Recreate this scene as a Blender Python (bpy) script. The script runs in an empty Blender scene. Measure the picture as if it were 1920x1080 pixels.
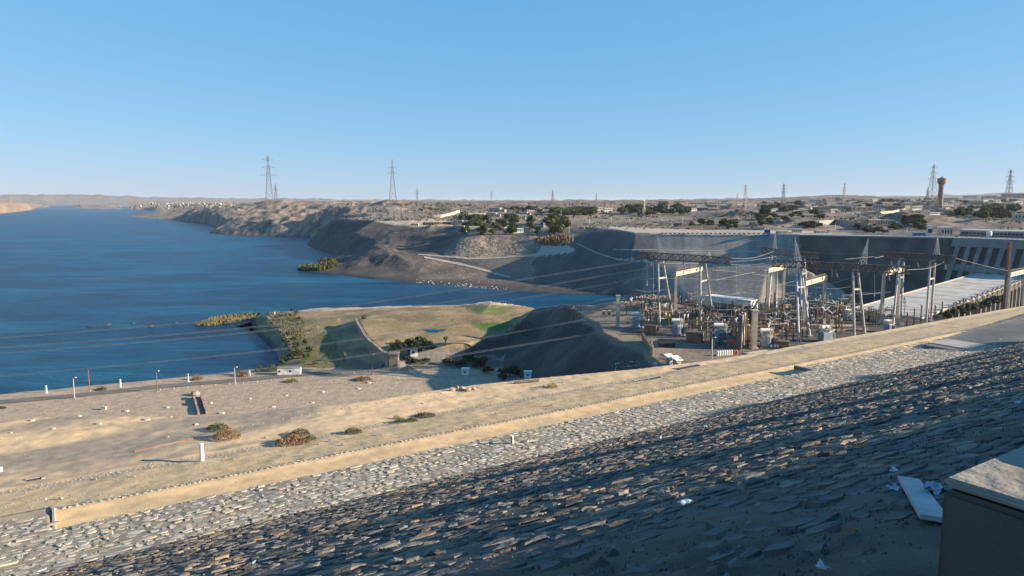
import bpy, bmesh, math, random
import numpy as np
from mathutils import Vector, Matrix
from mathutils.bvhtree import BVHTree
from mathutils.geometry import delaunay_2d_cdt
R = math.radians
random.seed(7)
SC = bpy.context.scene
COL = SC.collection
# ---------------------------------------------------------------- camera
H = 88.0
FOC = 1333.333
PITCH = math.atan((540 - 378) / FOC)
cam = bpy.data.cameras.new('camera'); camo = bpy.data.objects.new('camera', cam); COL.objects.link(camo)
camo.location = (0, 0, H); camo.rotation_euler = (math.pi / 2 - PITCH, 0, 0)
cam.sensor_width = 36; cam.lens = 36 * FOC / 1920; cam.clip_start = 0.1; cam.clip_end = 120000
SC.camera = camo
# ---------------------------------------------------------------- sky, sun, exposure
SUN_EL = R(17.5); SUN_A = R(6.5)            # sun low on the right, a little behind the viewer
SUN = Vector((math.cos(SUN_EL) * math.cos(SUN_A), -math.cos(SUN_EL) * math.sin(SUN_A), math.sin(SUN_EL)))
W = bpy.data.worlds.new('World'); SC.world = W; W.use_nodes = True
nt = W.node_tree; bg = nt.nodes['Background']
sky = nt.nodes.new('ShaderNodeTexSky'); sky.sky_type = 'NISHITA'; sky.sun_disc = False
sky.sun_elevation = SUN_EL; sky.sun_rotation = math.atan2(SUN.x, SUN.y)
sky.altitude = 0; sky.air_density = 1.0; sky.dust_density = 0.0; sky.ozone_density = 4.0
sep = nt.nodes.new('ShaderNodeSeparateColor'); cmb = nt.nodes.new('ShaderNodeCombineColor')   # clear-day colour balance of the whole sky
nt.links.new(sky.outputs[0], sep.inputs[0])
for k_, (t_, g_, a_) in enumerate(((.93, .76, .78), (1.04, .43, .77), (1.28, .30, .92))):
    m1 = nt.nodes.new('ShaderNodeMath'); m1.operation = 'MULTIPLY'; m1.inputs[1].default_value = t_ * .1177
    m2 = nt.nodes.new('ShaderNodeMath'); m2.operation = 'POWER'; m2.inputs[1].default_value = g_
    m3 = nt.nodes.new('ShaderNodeMath'); m3.operation = 'MULTIPLY'; m3.inputs[1].default_value = a_ / 2.46 / .08
    nt.links.new(sep.outputs[k_], m1.inputs[0]); nt.links.new(m1.outputs[0], m2.inputs[0]); nt.links.new(m2.outputs[0], m3.inputs[0]); nt.links.new(m3.outputs[0], cmb.inputs[k_])
nt.links.new(cmb.outputs[0], bg.inputs[0]); bg.inputs[1].default_value = 0.08
sl = bpy.data.lights.new('sun', 'SUN'); sl.energy = 5.0; sl.angle = R(0.53); sl.color = (1.0, 0.83, 0.61)
so = bpy.data.objects.new('sun', sl); COL.objects.link(so); so.rotation_euler = SUN.to_track_quat('Z', 'Y').to_euler()
SC.view_settings.view_transform = 'Standard'; SC.view_settings.look = 'None'
SC.view_settings.gamma = 1; SC.view_settings.exposure = 1.3; SC.view_settings.use_curve_mapping = False
SC.render.engine = 'CYCLES'
# ---------------------------------------------------------------- helpers: view geometry
cp, sp_ = math.cos(PITCH), math.sin(PITCH)
def ray(px, py):
    x = (px - 960) / FOC; v = (py - 540) / FOC
    return x, cp - v * sp_, sp_ + v * cp            # X, Y, down
def PZ(px, py, z):                                   # point of that view ray at height z
    x, y, d = ray(px, py); t = (H - z) / d
    return Vector((x * t, y * t, z))
def PY(px, py, Y):                                   # point of that view ray at distance Y
    x, y, d = ray(px, py); t = Y / y
    return Vector((x * t, Y, H - d * t))
def proj(X, Y, Z):
    d = H - Z; f = Y * cp + d * sp_; v = d * cp - Y * sp_
    return 960 + FOC * X / f, 540 + FOC * v / f
UX, UY = math.sin(math.atan(2070 / FOC * cp)), math.cos(math.atan(2070 / FOC * cp))
def UW(u, w, z): return Vector((UX * u - UY * w, UY * u + UX * w, z))
# ---------------------------------------------------------------- helpers: noise
def _h(ix, iy, s):
    n = (ix.astype(np.int64) * 374761393 + iy.astype(np.int64) * 668265263 + s * 974634777) & 0x7fffffff
    n = ((n ^ (n >> 13)) * 1274126177) & 0x7fffffff
    return ((n ^ (n >> 16)) & 0xffffff) / 16777216.0
def vn(x, y, s=0):
    ix = np.floor(x); iy = np.floor(y); fx = x - ix; fy = y - iy
    fx = fx * fx * (3 - 2 * fx); fy = fy * fy * (3 - 2 * fy)
    a = _h(ix, iy, s); b = _h(ix + 1, iy, s); c = _h(ix, iy + 1, s); d = _h(ix + 1, iy + 1, s)
    return (a * (1 - fx) + b * fx) * (1 - fy) + (c * (1 - fx) + d * fx) * fy
def fbm(x, y, o=4, s=0):
    t = 0; a = .5
    for i in range(o): t = t + a * (vn(x * 2 ** i, y * 2 ** i, s + i) * 2 - 1); a *= .5
    return t
# ---------------------------------------------------------------- helpers: materials
def mat(name, c1, c2=None, rough=.9, scale=1.0, bump=.0, bscale=None, metal=0, detail=6, spec=.25, vcol=False, c3=None, s3=.1, dist=.1, crag=0, island=0):
    m = bpy.data.materials.new(name); m.use_nodes = True; t = m.node_tree; N = t.nodes; L = t.links
    b = N['Principled BSDF']; b.inputs['Roughness'].default_value = rough; b.inputs['Metallic'].default_value = metal
    b.inputs['Specular IOR Level'].default_value = spec
    geo = N.new('ShaderNodeNewGeometry') if vcol else N.new('ShaderNodeTexCoord')
    src = geo.outputs['Position'] if vcol else geo.outputs['Object']
    c2 = c2 or tuple(x * .7 for x in c1)
    n = N.new('ShaderNodeTexNoise'); n.inputs['Scale'].default_value = scale; n.inputs['Detail'].default_value = detail
    L.new(src, n.inputs['Vector'])
    r = N.new('ShaderNodeValToRGB'); r.color_ramp.elements[0].position = .36; r.color_ramp.elements[1].position = .64
    r.color_ramp.elements[0].color = (*c2, 1); r.color_ramp.elements[1].color = (*c1, 1)
    L.new(n.outputs['Fac'], r.inputs['Fac']); out = r.outputs['Color']
    if c3:
        n3 = N.new('ShaderNodeTexNoise'); n3.inputs['Scale'].default_value = s3; n3.inputs['Detail'].default_value = 4
        L.new(src, n3.inputs['Vector']); r3 = N.new('ShaderNodeValToRGB')
        r3.color_ramp.elements[0].position = .45; r3.color_ramp.elements[1].position = .62
        L.new(n3.outputs['Fac'], r3.inputs['Fac'])
        mx = N.new('ShaderNodeMixRGB'); L.new(r3.outputs['Color'], mx.inputs[0]); L.new(out, mx.inputs[1]); mx.inputs[2].default_value = (*c3, 1)
        out = mx.outputs[0]
    if island:                                       # every separate stone gets its own tone
        gi = N.new('ShaderNodeNewGeometry'); mr = N.new('ShaderNodeMapRange'); mr.inputs['To Min'].default_value = 1 - island; mr.inputs['To Max'].default_value = 1 + island
        L.new(gi.outputs['Random Per Island'], mr.inputs['Value']); mi = N.new('ShaderNodeVectorMath'); mi.operation = 'SCALE'; L.new(out, mi.inputs[0]); L.new(mr.outputs['Result'], mi.inputs['Scale']); out = mi.outputs[0]
    if vcol:
        a = N.new('ShaderNodeVertexColor'); a.layer_name = 'Col'
        mx = N.new('ShaderNodeMixRGB'); mx.blend_type = 'MULTIPLY'; mx.inputs[0].default_value = 1
        L.new(a.outputs['Color'], mx.inputs[1]); L.new(out, mx.inputs[2]); out = mx.outputs[0]
    L.new(out, b.inputs['Base Color'])
    if bump:
        nb = N.new('ShaderNodeTexNoise'); nb.inputs['Scale'].default_value = bscale or scale * 3; nb.inputs['Detail'].default_value = 8
        L.new(src, nb.inputs['Vector'])
        bp = N.new('ShaderNodeBump'); bp.inputs['Strength'].default_value = bump; bp.inputs['Distance'].default_value = dist
        L.new(nb.outputs['Fac'], bp.inputs['Height']); L.new(bp.outputs['Normal'], b.inputs['Normal'])
    if crag:                                         # cracks and ledges, strongest where the ground is rough (vertex alpha)
        h = None
        for sc_, am_ in ((.018, 1.0), (.06, .45), (.22, .16)):
            nz_ = N.new('ShaderNodeTexNoise'); nz_.noise_type = 'RIDGED_MULTIFRACTAL'; nz_.inputs['Scale'].default_value = sc_; nz_.inputs['Detail'].default_value = 5; L.new(src, nz_.inputs['Vector'])
            q = N.new('ShaderNodeMath'); q.operation = 'MULTIPLY'; q.inputs[1].default_value = am_; L.new(nz_.outputs['Fac'], q.inputs[0])
            if h: s_ = N.new('ShaderNodeMath'); s_.operation = 'ADD'; L.new(h, s_.inputs[0]); L.new(q.outputs[0], s_.inputs[1]); h = s_.outputs[0]
            else: h = q.outputs[0]
        q = N.new('ShaderNodeMath'); q.operation = 'MULTIPLY'; L.new(h, q.inputs[0]); L.new(a.outputs['Alpha'], q.inputs[1])
        b2 = N.new('ShaderNodeBump'); b2.inputs['Strength'].default_value = 1; b2.inputs['Distance'].default_value = crag; L.new(q.outputs[0], b2.inputs['Height']); L.new(bp.outputs['Normal'], b2.inputs['Normal']); L.new(b2.outputs['Normal'], b.inputs['Normal'])
    return m
M = {}
# ---------------------------------------------------------------- helpers: objects
def link(o, parent=None):
    COL.objects.link(o)
    if parent: o.parent = parent
    return o
def tag(o, label=None, cat=None, group=None, kind=None):
    if label: o['label'] = label
    if cat: o['category'] = cat
    if group: o['group'] = group
    if kind: o['kind'] = kind
    return o
def empty(name, loc, rz=0, label=None, cat=None, group=None):
    o = bpy.data.objects.new(name, None); o.location = loc; o.rotation_euler = (0, 0, rz); o.empty_display_size = .3
    COL.objects.link(o); return tag(o, label, cat, group)
class MB:                                            # mesh builder
    def __init__(s): s.v = []; s.f = []; s.m = []
    def add(s, vs, fs, mi=0):
        k = len(s.v); s.v += [tuple(v) for v in vs]; s.f += [tuple(k + i for i in f) for f in fs]; s.m += [mi] * len(fs); return s
    def box(s, x0, x1, y0, y1, z0, z1, mi=0):
        return s.add([(x0, y0, z0), (x1, y0, z0), (x1, y1, z0), (x0, y1, z0), (x0, y0, z1), (x1, y0, z1), (x1, y1, z1), (x0, y1, z1)],
                     [(3, 2, 1, 0), (4, 5, 6, 7), (0, 1, 5, 4), (1, 2, 6, 5), (2, 3, 7, 6), (3, 0, 4, 7)], mi)
    def beam(s, a, b, w, w2=None, mi=0, h=None):     # square bar from a to b
        a = Vector(a); b = Vector(b); d = (b - a)
        if d.length < 1e-6: return s
        d.normalize(); up = Vector((0, 0, 1)) if abs(d.z) < .95 else Vector((0, 1, 0))
        x = d.cross(up).normalized(); y = x.cross(d); w2 = w if w2 is None else w2; h = h or 1
        vs = []
        for p, q in ((a, w), (b, w2)):
            for i, j in ((-1, -1), (1, -1), (1, 1), (-1, 1)): vs.append(p + x * i * q / 2 + y * j * q * h / 2)
        return s.add(vs, [(3, 2, 1, 0), (4, 5, 6, 7), (0, 1, 5, 4), (1, 2, 6, 5), (2, 3, 7, 6), (3, 0, 4, 7)], mi)
    def tube(s, a, b, r, r2=None, n=8, mi=0, cap=True):
        a = Vector(a); b = Vector(b); d = (b - a).normalized(); up = Vector((0, 0, 1)) if abs(d.z) < .95 else Vector((0, 1, 0))
        x = d.cross(up).normalized(); y = x.cross(d); r2 = r if r2 is None else r2; vs = []
        for p, q in ((a, r), (b, r2)):
            for i in range(n): t = 2 * math.pi * i / n; vs.append(p + x * q * math.cos(t) - y * q * math.sin(t))
        fs = [(i, (i + 1) % n, n + (i + 1) % n, n + i) for i in range(n)]
        if cap: fs += [tuple(range(n))[::-1], tuple(range(n, 2 * n))]
        return s.add(vs, fs, mi)
    def lathe(s, c, prof, n=10, mi=0):               # prof: (r, z) list, vertical axis at c
        vs = []; fs = []; k = len(prof)
        for r, z in prof:
            for i in range(n): t = 2 * math.pi * i / n; vs.append((c[0] + r * math.cos(t), c[1] + r * math.sin(t), c[2] + z))
        for j in range(k - 1):
            for i in range(n): fs.append((j * n + i, j * n + (i + 1) % n, (j + 1) * n + (i + 1) % n, (j + 1) * n + i))
        fs += [tuple(range(n))[::-1], tuple(range((k - 1) * n, k * n))]
        return s.add(vs, fs, mi)
    def mesh(s, name, mats):
        me = bpy.data.meshes.new(name); me.from_pydata(s.v, [], s.f)
        for m in (mats if isinstance(mats, (list, tuple)) else [mats]): me.materials.append(M[m] if isinstance(m, str) else m)
        if any(s.m): me.polygons.foreach_set('material_index', s.m)
        me.update(); return me
    def build(s, name, mats, parent=None, loc=None, smooth=False):
        me = s.mesh(name, mats); o = bpy.data.objects.new(name, me)
        if smooth: me.shade_smooth()
        if loc is not None: o.location = loc
        return link(o, parent)
def copy_tree(o, parent=None):
    c = o.copy(); COL.objects.link(c)
    if parent: c.parent = parent
    for ch in o.children: copy_tree(ch, c)
    return c
def ordn(i):
    n = i + 1
    w = ['first', 'second', 'third', 'fourth', 'fifth', 'sixth', 'seventh', 'eighth', 'ninth', 'tenth', 'eleventh', 'twelfth']
    if n <= 12: return w[n - 1]
    return '%d%s' % (n, 'th' if 10 < n % 100 < 14 else {1: 'st', 2: 'nd', 3: 'rd'}.get(n % 10, 'th'))
def rank(objs, fmt):                                 # unique labels by order from the left of the photo
    objs = sorted(objs, key=lambda o: o.matrix_basis.translation.x / max(1, o.matrix_basis.translation.y))
    for i, o in enumerate(objs): o['label'] = fmt % ordn(i)
def grid_mesh(name, V, nr, nc, material, cols=None, smooth=True, alpha=None):
    me = bpy.data.meshes.new(name); nv = nr * nc
    me.vertices.add(nv); me.vertices.foreach_set('co', V.astype(np.float32).ravel())
    i, j = np.meshgrid(np.arange(nr - 1), np.arange(nc - 1), indexing='ij'); a = (i * nc + j).ravel()
    q = np.stack([a, a + 1, a + nc + 1, a + nc], 1).astype(np.int32); nf = len(q)
    me.loops.add(nf * 4); me.loops.foreach_set('vertex_index', q.ravel())
    me.polygons.add(nf); me.polygons.foreach_set('loop_start', np.arange(nf, dtype=np.int32) * 4)
    me.polygons.foreach_set('use_smooth', np.full(nf, smooth)); me.update(calc_edges=True)
    if cols is not None:
        al = alpha if alpha is not None else 1
        at = me.color_attributes.new('Col', 'FLOAT_COLOR', 'POINT')
        c4 = np.ones((nv, 4), np.float32); c4[:, :3] = cols; c4[:, 3] = al; at.data.foreach_set('color', c4.ravel())
    me.materials.append(material); o = bpy.data.objects.new(name, me); COL.objects.link(o); return o
def inpoly(px, py, poly):
    r = np.zeros(px.shape, bool); n = len(poly)
    for k in range(n):
        x1, y1 = poly[k]; x2, y2 = poly[(k + 1) % n]
        if y1 == y2: continue
        c = ((y1 > py) != (y2 > py)) & (px < (x2 - x1) * (py - y1) / (y2 - y1) + x1); r ^= c
    return r
# ================================================================ materials for the land
M['terrain'] = mat('terrain', (1.12, 1.1, 1.08), (.82, .82, .84), scale=.35, bump=.5, bscale=.8, vcol=True, detail=10, dist=.5, crag=9.0)
M['dam'] = mat('dam_surface', (1.1, 1.1, 1.1), (.86, .85, .84), scale=1.3, bump=.45, bscale=9, vcol=True, detail=10, dist=.04)
M['stone'] = mat('stone', (.165, .15, .135), (.075, .074, .076), scale=1.6, bump=.6, bscale=9, detail=8, c3=(.21, .165, .12), s3=.5, dist=.04, island=.45)  # cobbles of the grazed slope, its shade partly put into the colour
M['pale_stone'] = mat('pale_stone', (.42, .38, .31), (.30, .28, .245), scale=1.3, bump=.5, bscale=9, detail=8, c3=(.46, .38, .27), s3=.5, dist=.02, island=.25)  # paler stone for the flatter strip, its sunlight partly put into the colour
M['concrete'] = mat('concrete', (.36, .34, .31), (.27, .255, .235), scale=.6, bump=.2, bscale=6, detail=8)
M['dark_concrete'] = mat('dark_concrete', (.19, .18, .17), (.13, .125, .12), scale=.12, bump=.2, bscale=2, detail=8)
M['asphalt'] = mat('asphalt', (.16, .15, .14), (.11, .105, .10), scale=.4, bump=.1, detail=8)
# ================================================================ control points of the land (east bank, peninsula, plain, platform)
pts = []; edges = []                                 # (X, Y, z, rough)
def cl(items, rough=1.0, closed=False, con=True):
    k = len(pts)
    for p in items: pts.append((p[0], p[1], p[2], rough))
    if con:
        for i in range(len(items) - 1): edges.append((k + i, k + i + 1))
def y3(L): return [PY(*p) for p in L]
def z3(L): return [PZ(*p) for p in L]
def shift(L, f, z): return [(p[0] * f, p[1] * f, z if not callable(z) else z(p[2])) for p in L]
# --- far shoreline of the east bank
shore = z3([(318, 412, 0), (340, 416, 0), (385, 420, 0), (405, 427, 0), (390, 437, 0), (420, 440, 0), (500, 443, 0), (570, 446, 0), (608, 447, 0)]
           + [(570, 457, 0), (600, 470, 0), (628, 480, 0), (618, 488, 0), (580, 491, 0), (540, 503, 0), (560, 508, 0), (640, 516, 0), (700, 524, 0), (780, 531, 0),
              (870, 537, 0), (960, 545, 0), (1060, 551, 0), (1120, 552, 0), (1180, 556, 0), (1300, 570, 0), (1420, 578, 0), (1490, 574, 0)])
cl(shore, .3)
cl(shift(shore, .985, -4), 0)
cl([(X * 1.0, Y, -4) for X, Y in ((-1300, 3300), (-1250, 2500), (-900, 1800), (-600, 1400), (-400, 800), (-300, 600), (0, 620), (100, 560), (200, 520), (-1000, 900), (-1500, 1500), (-260, 400), (-330, 420), (-420, 400), (-380, 480), (-300, 500), (-500, 520), (-700, 600), (-230, 560), (-160, 600), (-240, 380), (-210, 440))], 0, con=False)
# --- headland behind
cl(y3([(350, 403, 3250), (380, 400, 2950), (430, 412, 2250), (480, 418, 1950), (540, 425, 1850), (600, 420, 1820)]), 7)
cl(y3([(345, 401, 3400), (385, 394, 3300), (430, 398, 2600), (480, 402, 2300), (540, 403, 2100), (600, 402, 1950), (640, 404, 1800)]), 9)
cl(y3([(370, 391, 4300), (440, 385, 3600), (480, 381, 3200), (512, 381, 3000), (560, 384, 2800), (620, 386, 2600), (690, 388, 2300)]), 9)
# --- dark slope by the water, then the plateau edge
cl(y3([(590, 441, 1440), (606, 428, 1410), (622, 414, 1390), (645, 412, 1370), (700, 416, 1290), (742, 422, 1190), (775, 427, 1120)]), 1.5)
cl(y3([(775, 427, 1120), (815, 424, 1100), (850, 427, 1080), (868, 433, 990), (880, 438, 950), (920, 441, 938), (1000, 445, 918), (1050, 446, 905), (1070, 449, 885)]), 2.5)
cl(y3([(785, 438, 1040), (815, 446, 1000), (838, 441, 1010)]), 2, con=False)
cl(y3([(660, 440, 1150), (700, 452, 1060), (715, 462, 985), (722, 472, 940), (690, 486, 925), (650, 492, 935)]), 3, con=False)
cl(y3([(712, 458, 1010), (735, 466, 960), (745, 480, 900), (690, 470, 960)]), 5, con=False)
cl(y3([(700, 500, 880), (760, 470, 960), (770, 500, 860), (840, 462, 955), (760, 450, 1030)]), 2, con=False)
# --- service roads on the slope
cl(y3([(783, 476, 930), (830, 480, 908), (880, 484, 888), (920, 484, 880), (980, 480, 870), (1020, 475, 862), (1060, 466, 850), (1074, 470, 825)]), .6)
cl(y3([(783, 478, 922), (830, 483, 899), (880, 487, 879), (920, 487, 871), (980, 483, 861), (1020, 479, 850), (1056, 474, 832)]), .6)
cl(y3([(795, 481, 908), (870, 496, 872), (915, 507, 838), (958, 519, 792)]), .6)
cl(y3([(795, 485, 898), (870, 500, 862), (912, 511, 826), (950, 521, 785)]), .6)
cl(y3([(790, 500, 862), (800, 515, 822), (880, 520, 800), (1000, 500, 828), (1035, 500, 800), (1040, 536, 722), (990, 528, 755)]), 2, con=False)
# --- cut slope of the tailrace
ZW = 57.5                                            # crest of the concrete wall; wall runs WT0 > WT1 > WT2
WT = [PZ(1500, 440.5, ZW), PZ(1790, 445.5, ZW)]; WT.append(WT[1] + Vector((.6, -.8, 0)) * 110)
WN = [Vector((-.53, -.85, 0)).normalized(), Vector((-.8, -.6, 0))]
btop = y3([(1078, 428, 955), (1110, 425, 950), (1150, 430, 850), (1190, 437, 770), (1240, 438, 756), (1440, 438.5, 705)]) + [WT[0] - WN[0] * 3, WT[0] - WN[0] * 9 + Vector((12, 0, 0)), WT[1] - WN[0] * 10, WT[2] - WN[1] * 12]
cl(btop, .25); cl([(p.x * 1.01, p.y * 1.01, p.z + .3) for p in btop], .3)
cl([(p.x + n.x * 3, p.y + n.y * 3, -3) for p, n in zip(btop[-3:], (WN[0], WN[0], WN[1]))], 0)
cl(y3([(1080, 456, 850), (1120, 475, 795), (1160, 487, 742), (1240, 494, 693), (1440, 497, 645), (1500, 498, 633)]), .25)
cl(y3([(1080, 458, 843), (1120, 477.5, 788), (1160, 489.5, 735), (1240, 497, 685), (1440, 500, 637), (1500, 501, 626)]), .25)
cl(y3([(1150, 468, 775), (1185, 469, 738), (1440, 473, 672), (1500, 474, 648)]), .25)
cl(y3([(1150, 469, 768), (1185, 470.5, 730), (1440, 474.5, 664), (1500, 475.5, 641)]), .25)
# --- plateau behind
def plat(L, r): cl(y3(L), r, con=False)
plat([(640, 405, 1600), (700, 406, 1500), (760, 405, 1500), (830, 405, 1500), (900, 406, 1450), (960, 410, 1350), (1010, 413, 1250), (1060, 415, 1150), (1080, 421, 1050), (870, 420, 1150), (940, 424, 1090), (1000, 430, 1010), (800, 414, 1300), (740, 413, 1330)], 2.5)
plat([(690, 392, 1900), (700, 384, 1950), (720, 377.5, 1950), (752, 377.5, 1950), (775, 384, 1950), (735, 395, 1750), (690, 400, 1650), (770, 396, 1750), (830, 394, 1900), (900, 393, 2000), (1000, 395, 1900), (1080, 396, 1800), (1130, 398, 1700)], 6)
plat([(1100, 415, 1130), (1180, 413, 1120), (1260, 415, 1060), (1340, 418, 980), (1440, 419, 930), (1560, 422, 880), (1640, 428, 800), (1720, 428, 780), (1800, 430, 760), (1920, 430, 740), (2060, 432, 700)], 2)
plat([(1130, 424, 950), (1250, 427, 900), (1350, 430, 820), (1480, 431, 790), (1560, 434, 740), (1700, 436, 690), (1840, 437, 660), (1960, 437, 640)], .8)
plat([(1180, 400, 1600), (1260, 402, 1450), (1330, 408, 1250), (1385, 393, 1350), (1430, 395, 1350), (1455, 410, 1200), (1500, 402, 1300), (1560, 405, 1250), (1620, 398, 1500)], 2)
plat([(1690, 405, 1150), (1720, 396, 1120), (1760, 398, 1100), (1790, 407, 1050), (1700, 420, 900), (1860, 404, 1100), (1940, 402, 1100), (1880, 418, 880)], 2)
plat([(1100, 386, 3000), (1240, 387, 2800), (1380, 387, 2600), (1500, 389, 2300), (1640, 388, 2200), (1760, 386, 2200), (1880, 384, 2200), (2060, 384, 2000)], 3)
plat([(880, 386, 3000), (980, 385, 3200), (780, 385, 3000), (700, 385, 3200), (600, 383, 4000), (500, 380, 5000)], 8)
cl(y3([(1335, 412, 1120), (1352, 404, 1110), (1385, 396.5, 1100), (1430, 399, 1080), (1450, 409, 1060)]), 3, con=True)
plat([(1310, 416, 1130), (1370, 417, 1010), (1430, 418, 1000), (1380, 406, 1060), (1400, 400, 1250)], 2)
cl(y3([(1452, 420, 900), (1466, 405, 905), (1498, 409, 890), (1520, 420, 870)]), 4, con=True); plat([(1450, 428, 860), (1490, 430, 830), (1530, 430, 830), (1480, 409, 1000)], 2)
cl(y3([(1635, 416, 990), (1660, 405, 975), (1695, 399, 960), (1740, 401, 930), (1785, 409, 900), (1800, 416, 880)]), 3, con=True); plat([(1640, 424, 900), (1690, 425, 850), (1760, 424, 840), (1810, 424, 840), (1740, 402, 1080), (1730, 414, 880), (1715, 410, 905)], 2)
cl(y3([(1810, 412, 900), (1850, 409, 880), (1900, 411, 860), (1960, 410, 840)]), 2, con=True); plat([(1830, 426, 800), (1900, 428, 780)], 1)
cl(y3([(455, 404, 2300), (470, 398, 2300), (500, 402, 2250), (520, 398, 2200), (560, 397, 2150), (590, 403, 2050)]), 12, con=True)
cl(y3([(620, 398, 1850), (650, 391, 1850), (690, 395, 1800), (720, 398, 1750)]), 9, con=True); plat([(640, 405, 1720), (668, 402, 1760), (630, 390, 2250)], 6)
# horizon country
plat([(460, 379, 9000), (560, 379.5, 8000), (700, 380, 7000), (860, 380, 7000), (1000, 380, 7000), (1160, 380, 6500), (1300, 378, 6000), (1420, 378, 6000), (1500, 377, 5200), (1700, 378, 5200), (1850, 375, 5000), (2060, 372, 5000)], 9)
plat([(1520, 374, 4300), (1550, 367, 4200), (1585, 366, 4200), (1612, 370, 4200), (1640, 367, 4300), (1665, 373, 4300), (1690, 376, 4300)], 2)
plat([(400, 374, 17000), (600, 377, 18000), (900, 377, 18000), (1200, 376, 18000), (1500, 374, 18000), (1700, 369, 16000), (1800, 366, 16000), (1880, 362, 16000), (2060, 364, 16000)], 30)
# --- north: islands and the white village
cl(z3([(318, 397, 0), (290, 396.3, 0), (250, 392, 0), (200, 389, 0), (160, 387.3, 0), (135, 385.6, 0)]), .5)
cl([(p[0] * .97, p[1] * .97, -4) for p in z3([(345, 399, 0), (290, 396.3, 0), (250, 392, 0), (200, 389, 0), (160, 387.3, 0), (135, 385.6, 0)])], 0)
plat([(345, 399, 5900), (330, 392, 6200), (290, 386, 7000), (350, 386, 6600), (400, 388, 5800), (420, 382, 7000), (250, 382, 8500), (200, 380, 10000), (160, 379.5, 12500), (300, 380, 9500), (380, 379, 9500), (142, 383, 14500)], 10)
plat([(0, 364, 21000), (100, 364, 22000), (180, 365, 22000), (260, 367, 21000), (350, 370, 20000), (130, 374, 20500), (-140, 363, 21000)], 40)
cl(z3([(60, 382.5, 0), (100, 382.3, 0), (180, 382, 0)]), 2)
cl([(-14000, 19000, -4), (-9500, 16500, -4), (-12000, 17500, -4), (-9000, 11000, -4), (-6000, 9000, -4), (-4200, 7000, -4), (-2600, 5000, -4), (-2300, 4200, -4)], 0, con=False)
# --- west bank on the left
cl(z3([(-160, 418, 0), (-60, 405, 0), (0, 400.5, 0), (40, 396.5, 0), (72, 391, 0), (88, 387, 0)]), .5)
cl([(p[0] * .985 + 30, p[1] * .985, -4) for p in z3([(-160, 418, 0), (-60, 405, 0), (0, 400.5, 0), (40, 396.5, 0), (72, 391, 0), (92, 386.4, 0)])], 0)
plat([(-160, 385, 4200), (-60, 380, 5000), (0, 384, 5600), (-20, 373, 6200), (20, 376, 6800), (50, 381, 7600), (75, 384, 9600), (-160, 372, 6000), (-100, 368, 9000), (20, 376, 9500)], 14)
# --- peninsula with the fields
fedge = z3([(560, 581, 9), (600, 576, 10), (720, 573, 11), (800, 572, 12), (860, 571, 12), (890, 567, 14), (925, 563, 16), (955, 569, 14), (985, 574, 14)])
cl(fedge, .5); cl(shift(fedge, 1.03, -2), 0)
wallt = z3([(672, 598, 12.5), (678, 612, 12.5), (690, 632, 12.5), (710, 650, 12.5), (735, 668, 12)])
cl(wallt, .1)
wf = [(p.x - 2.2, p.y - 1, 6 + 3.5 * (1 - i / 4)) for i, p in enumerate(wallt)]; cl(wf, .1)
nedge = z3([(735, 668, 12), (762, 655, 12), (800, 652, 12), (880, 644, 12), (955, 620, 12), (985, 598, 13)])
cl(nedge[1:], .2); cl([(p.x, p.y - 7, 5.5) for p in nedge[1:]], .2)
cl(z3([(700, 590, 12), (760, 600, 12), (840, 600, 12), (900, 590, 12), (940, 600, 12), (860, 630, 12), (780, 620, 12)]), .15, con=False)
cl(z3([(640, 590, 10), (600, 605, 8), (640, 612, 7.5), (560, 630, 6), (600, 645, 6), (650, 650, 5.5), (580, 680, 5), (640, 685, 5), (700, 688, 5)]), .2, con=False)
cl(z3([(545, 584, 8), (505, 585, 7), (500, 597, 7), (520, 612, 6.5), (535, 630, 6), (545, 650, 5), (540, 672, 4.5)]), .5)
wl = z3([(478, 597, 0), (472, 604, 0), (480, 625, 0), (500, 645, 0), (520, 660, 0), (524, 682, 0), (500, 691, 0)])
cl(wl, .2); cl([(p.x - 12, p.y, -3) for p in wl[2:]], 0)
cl(z3([(492, 585, 0), (440, 589, 0), (400, 595, 0), (364, 609, 0), (366, 613, 0), (400, 616, 0), (440, 612, 0), (470, 603, 0)]), .1)
cl(z3([(390, 603, 2), (430, 597, 2.5), (480, 591, 4)]), .3)
cl(z3([(492, 581, -3), (440, 585, -3), (400, 590, -3), (345, 609, -3), (350, 617, -3), (400, 622, -3), (450, 615, -3), (464, 608, -3)]), 0)
# --- plain in front of the water
bank = z3([(-200, 760, 3.5), (0, 741, 3.5), (140, 728, 3.5), (300, 712, 3.5), (420, 701, 3.5), (480, 694, 3.5)])
cl(bank, .5); cl([(p.x, p.y + 5, -3) for p in bank], 0)
cl([(p.x, p.y - 4, 5) for p in bank], .15)
cl(z3([(-200, 780, 5), (-60, 770, 5), (200, 760, 5), (400, 740, 5), (600, 710, 5), (700, 720, 5), (800, 700, 5), (860, 690, 5)]), .25, con=False)
cl([(-400, 150, 5), (-300, 250, 5), (-200, 150, 5), (-100, 150, 5), (-50, 200, 5), (0, 150, 5), (0, 250, 5), (-150, 250, 5), (-400, 300, 5), (-100, 90, 5), (30, 150, 5)], .2, con=False)
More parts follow.
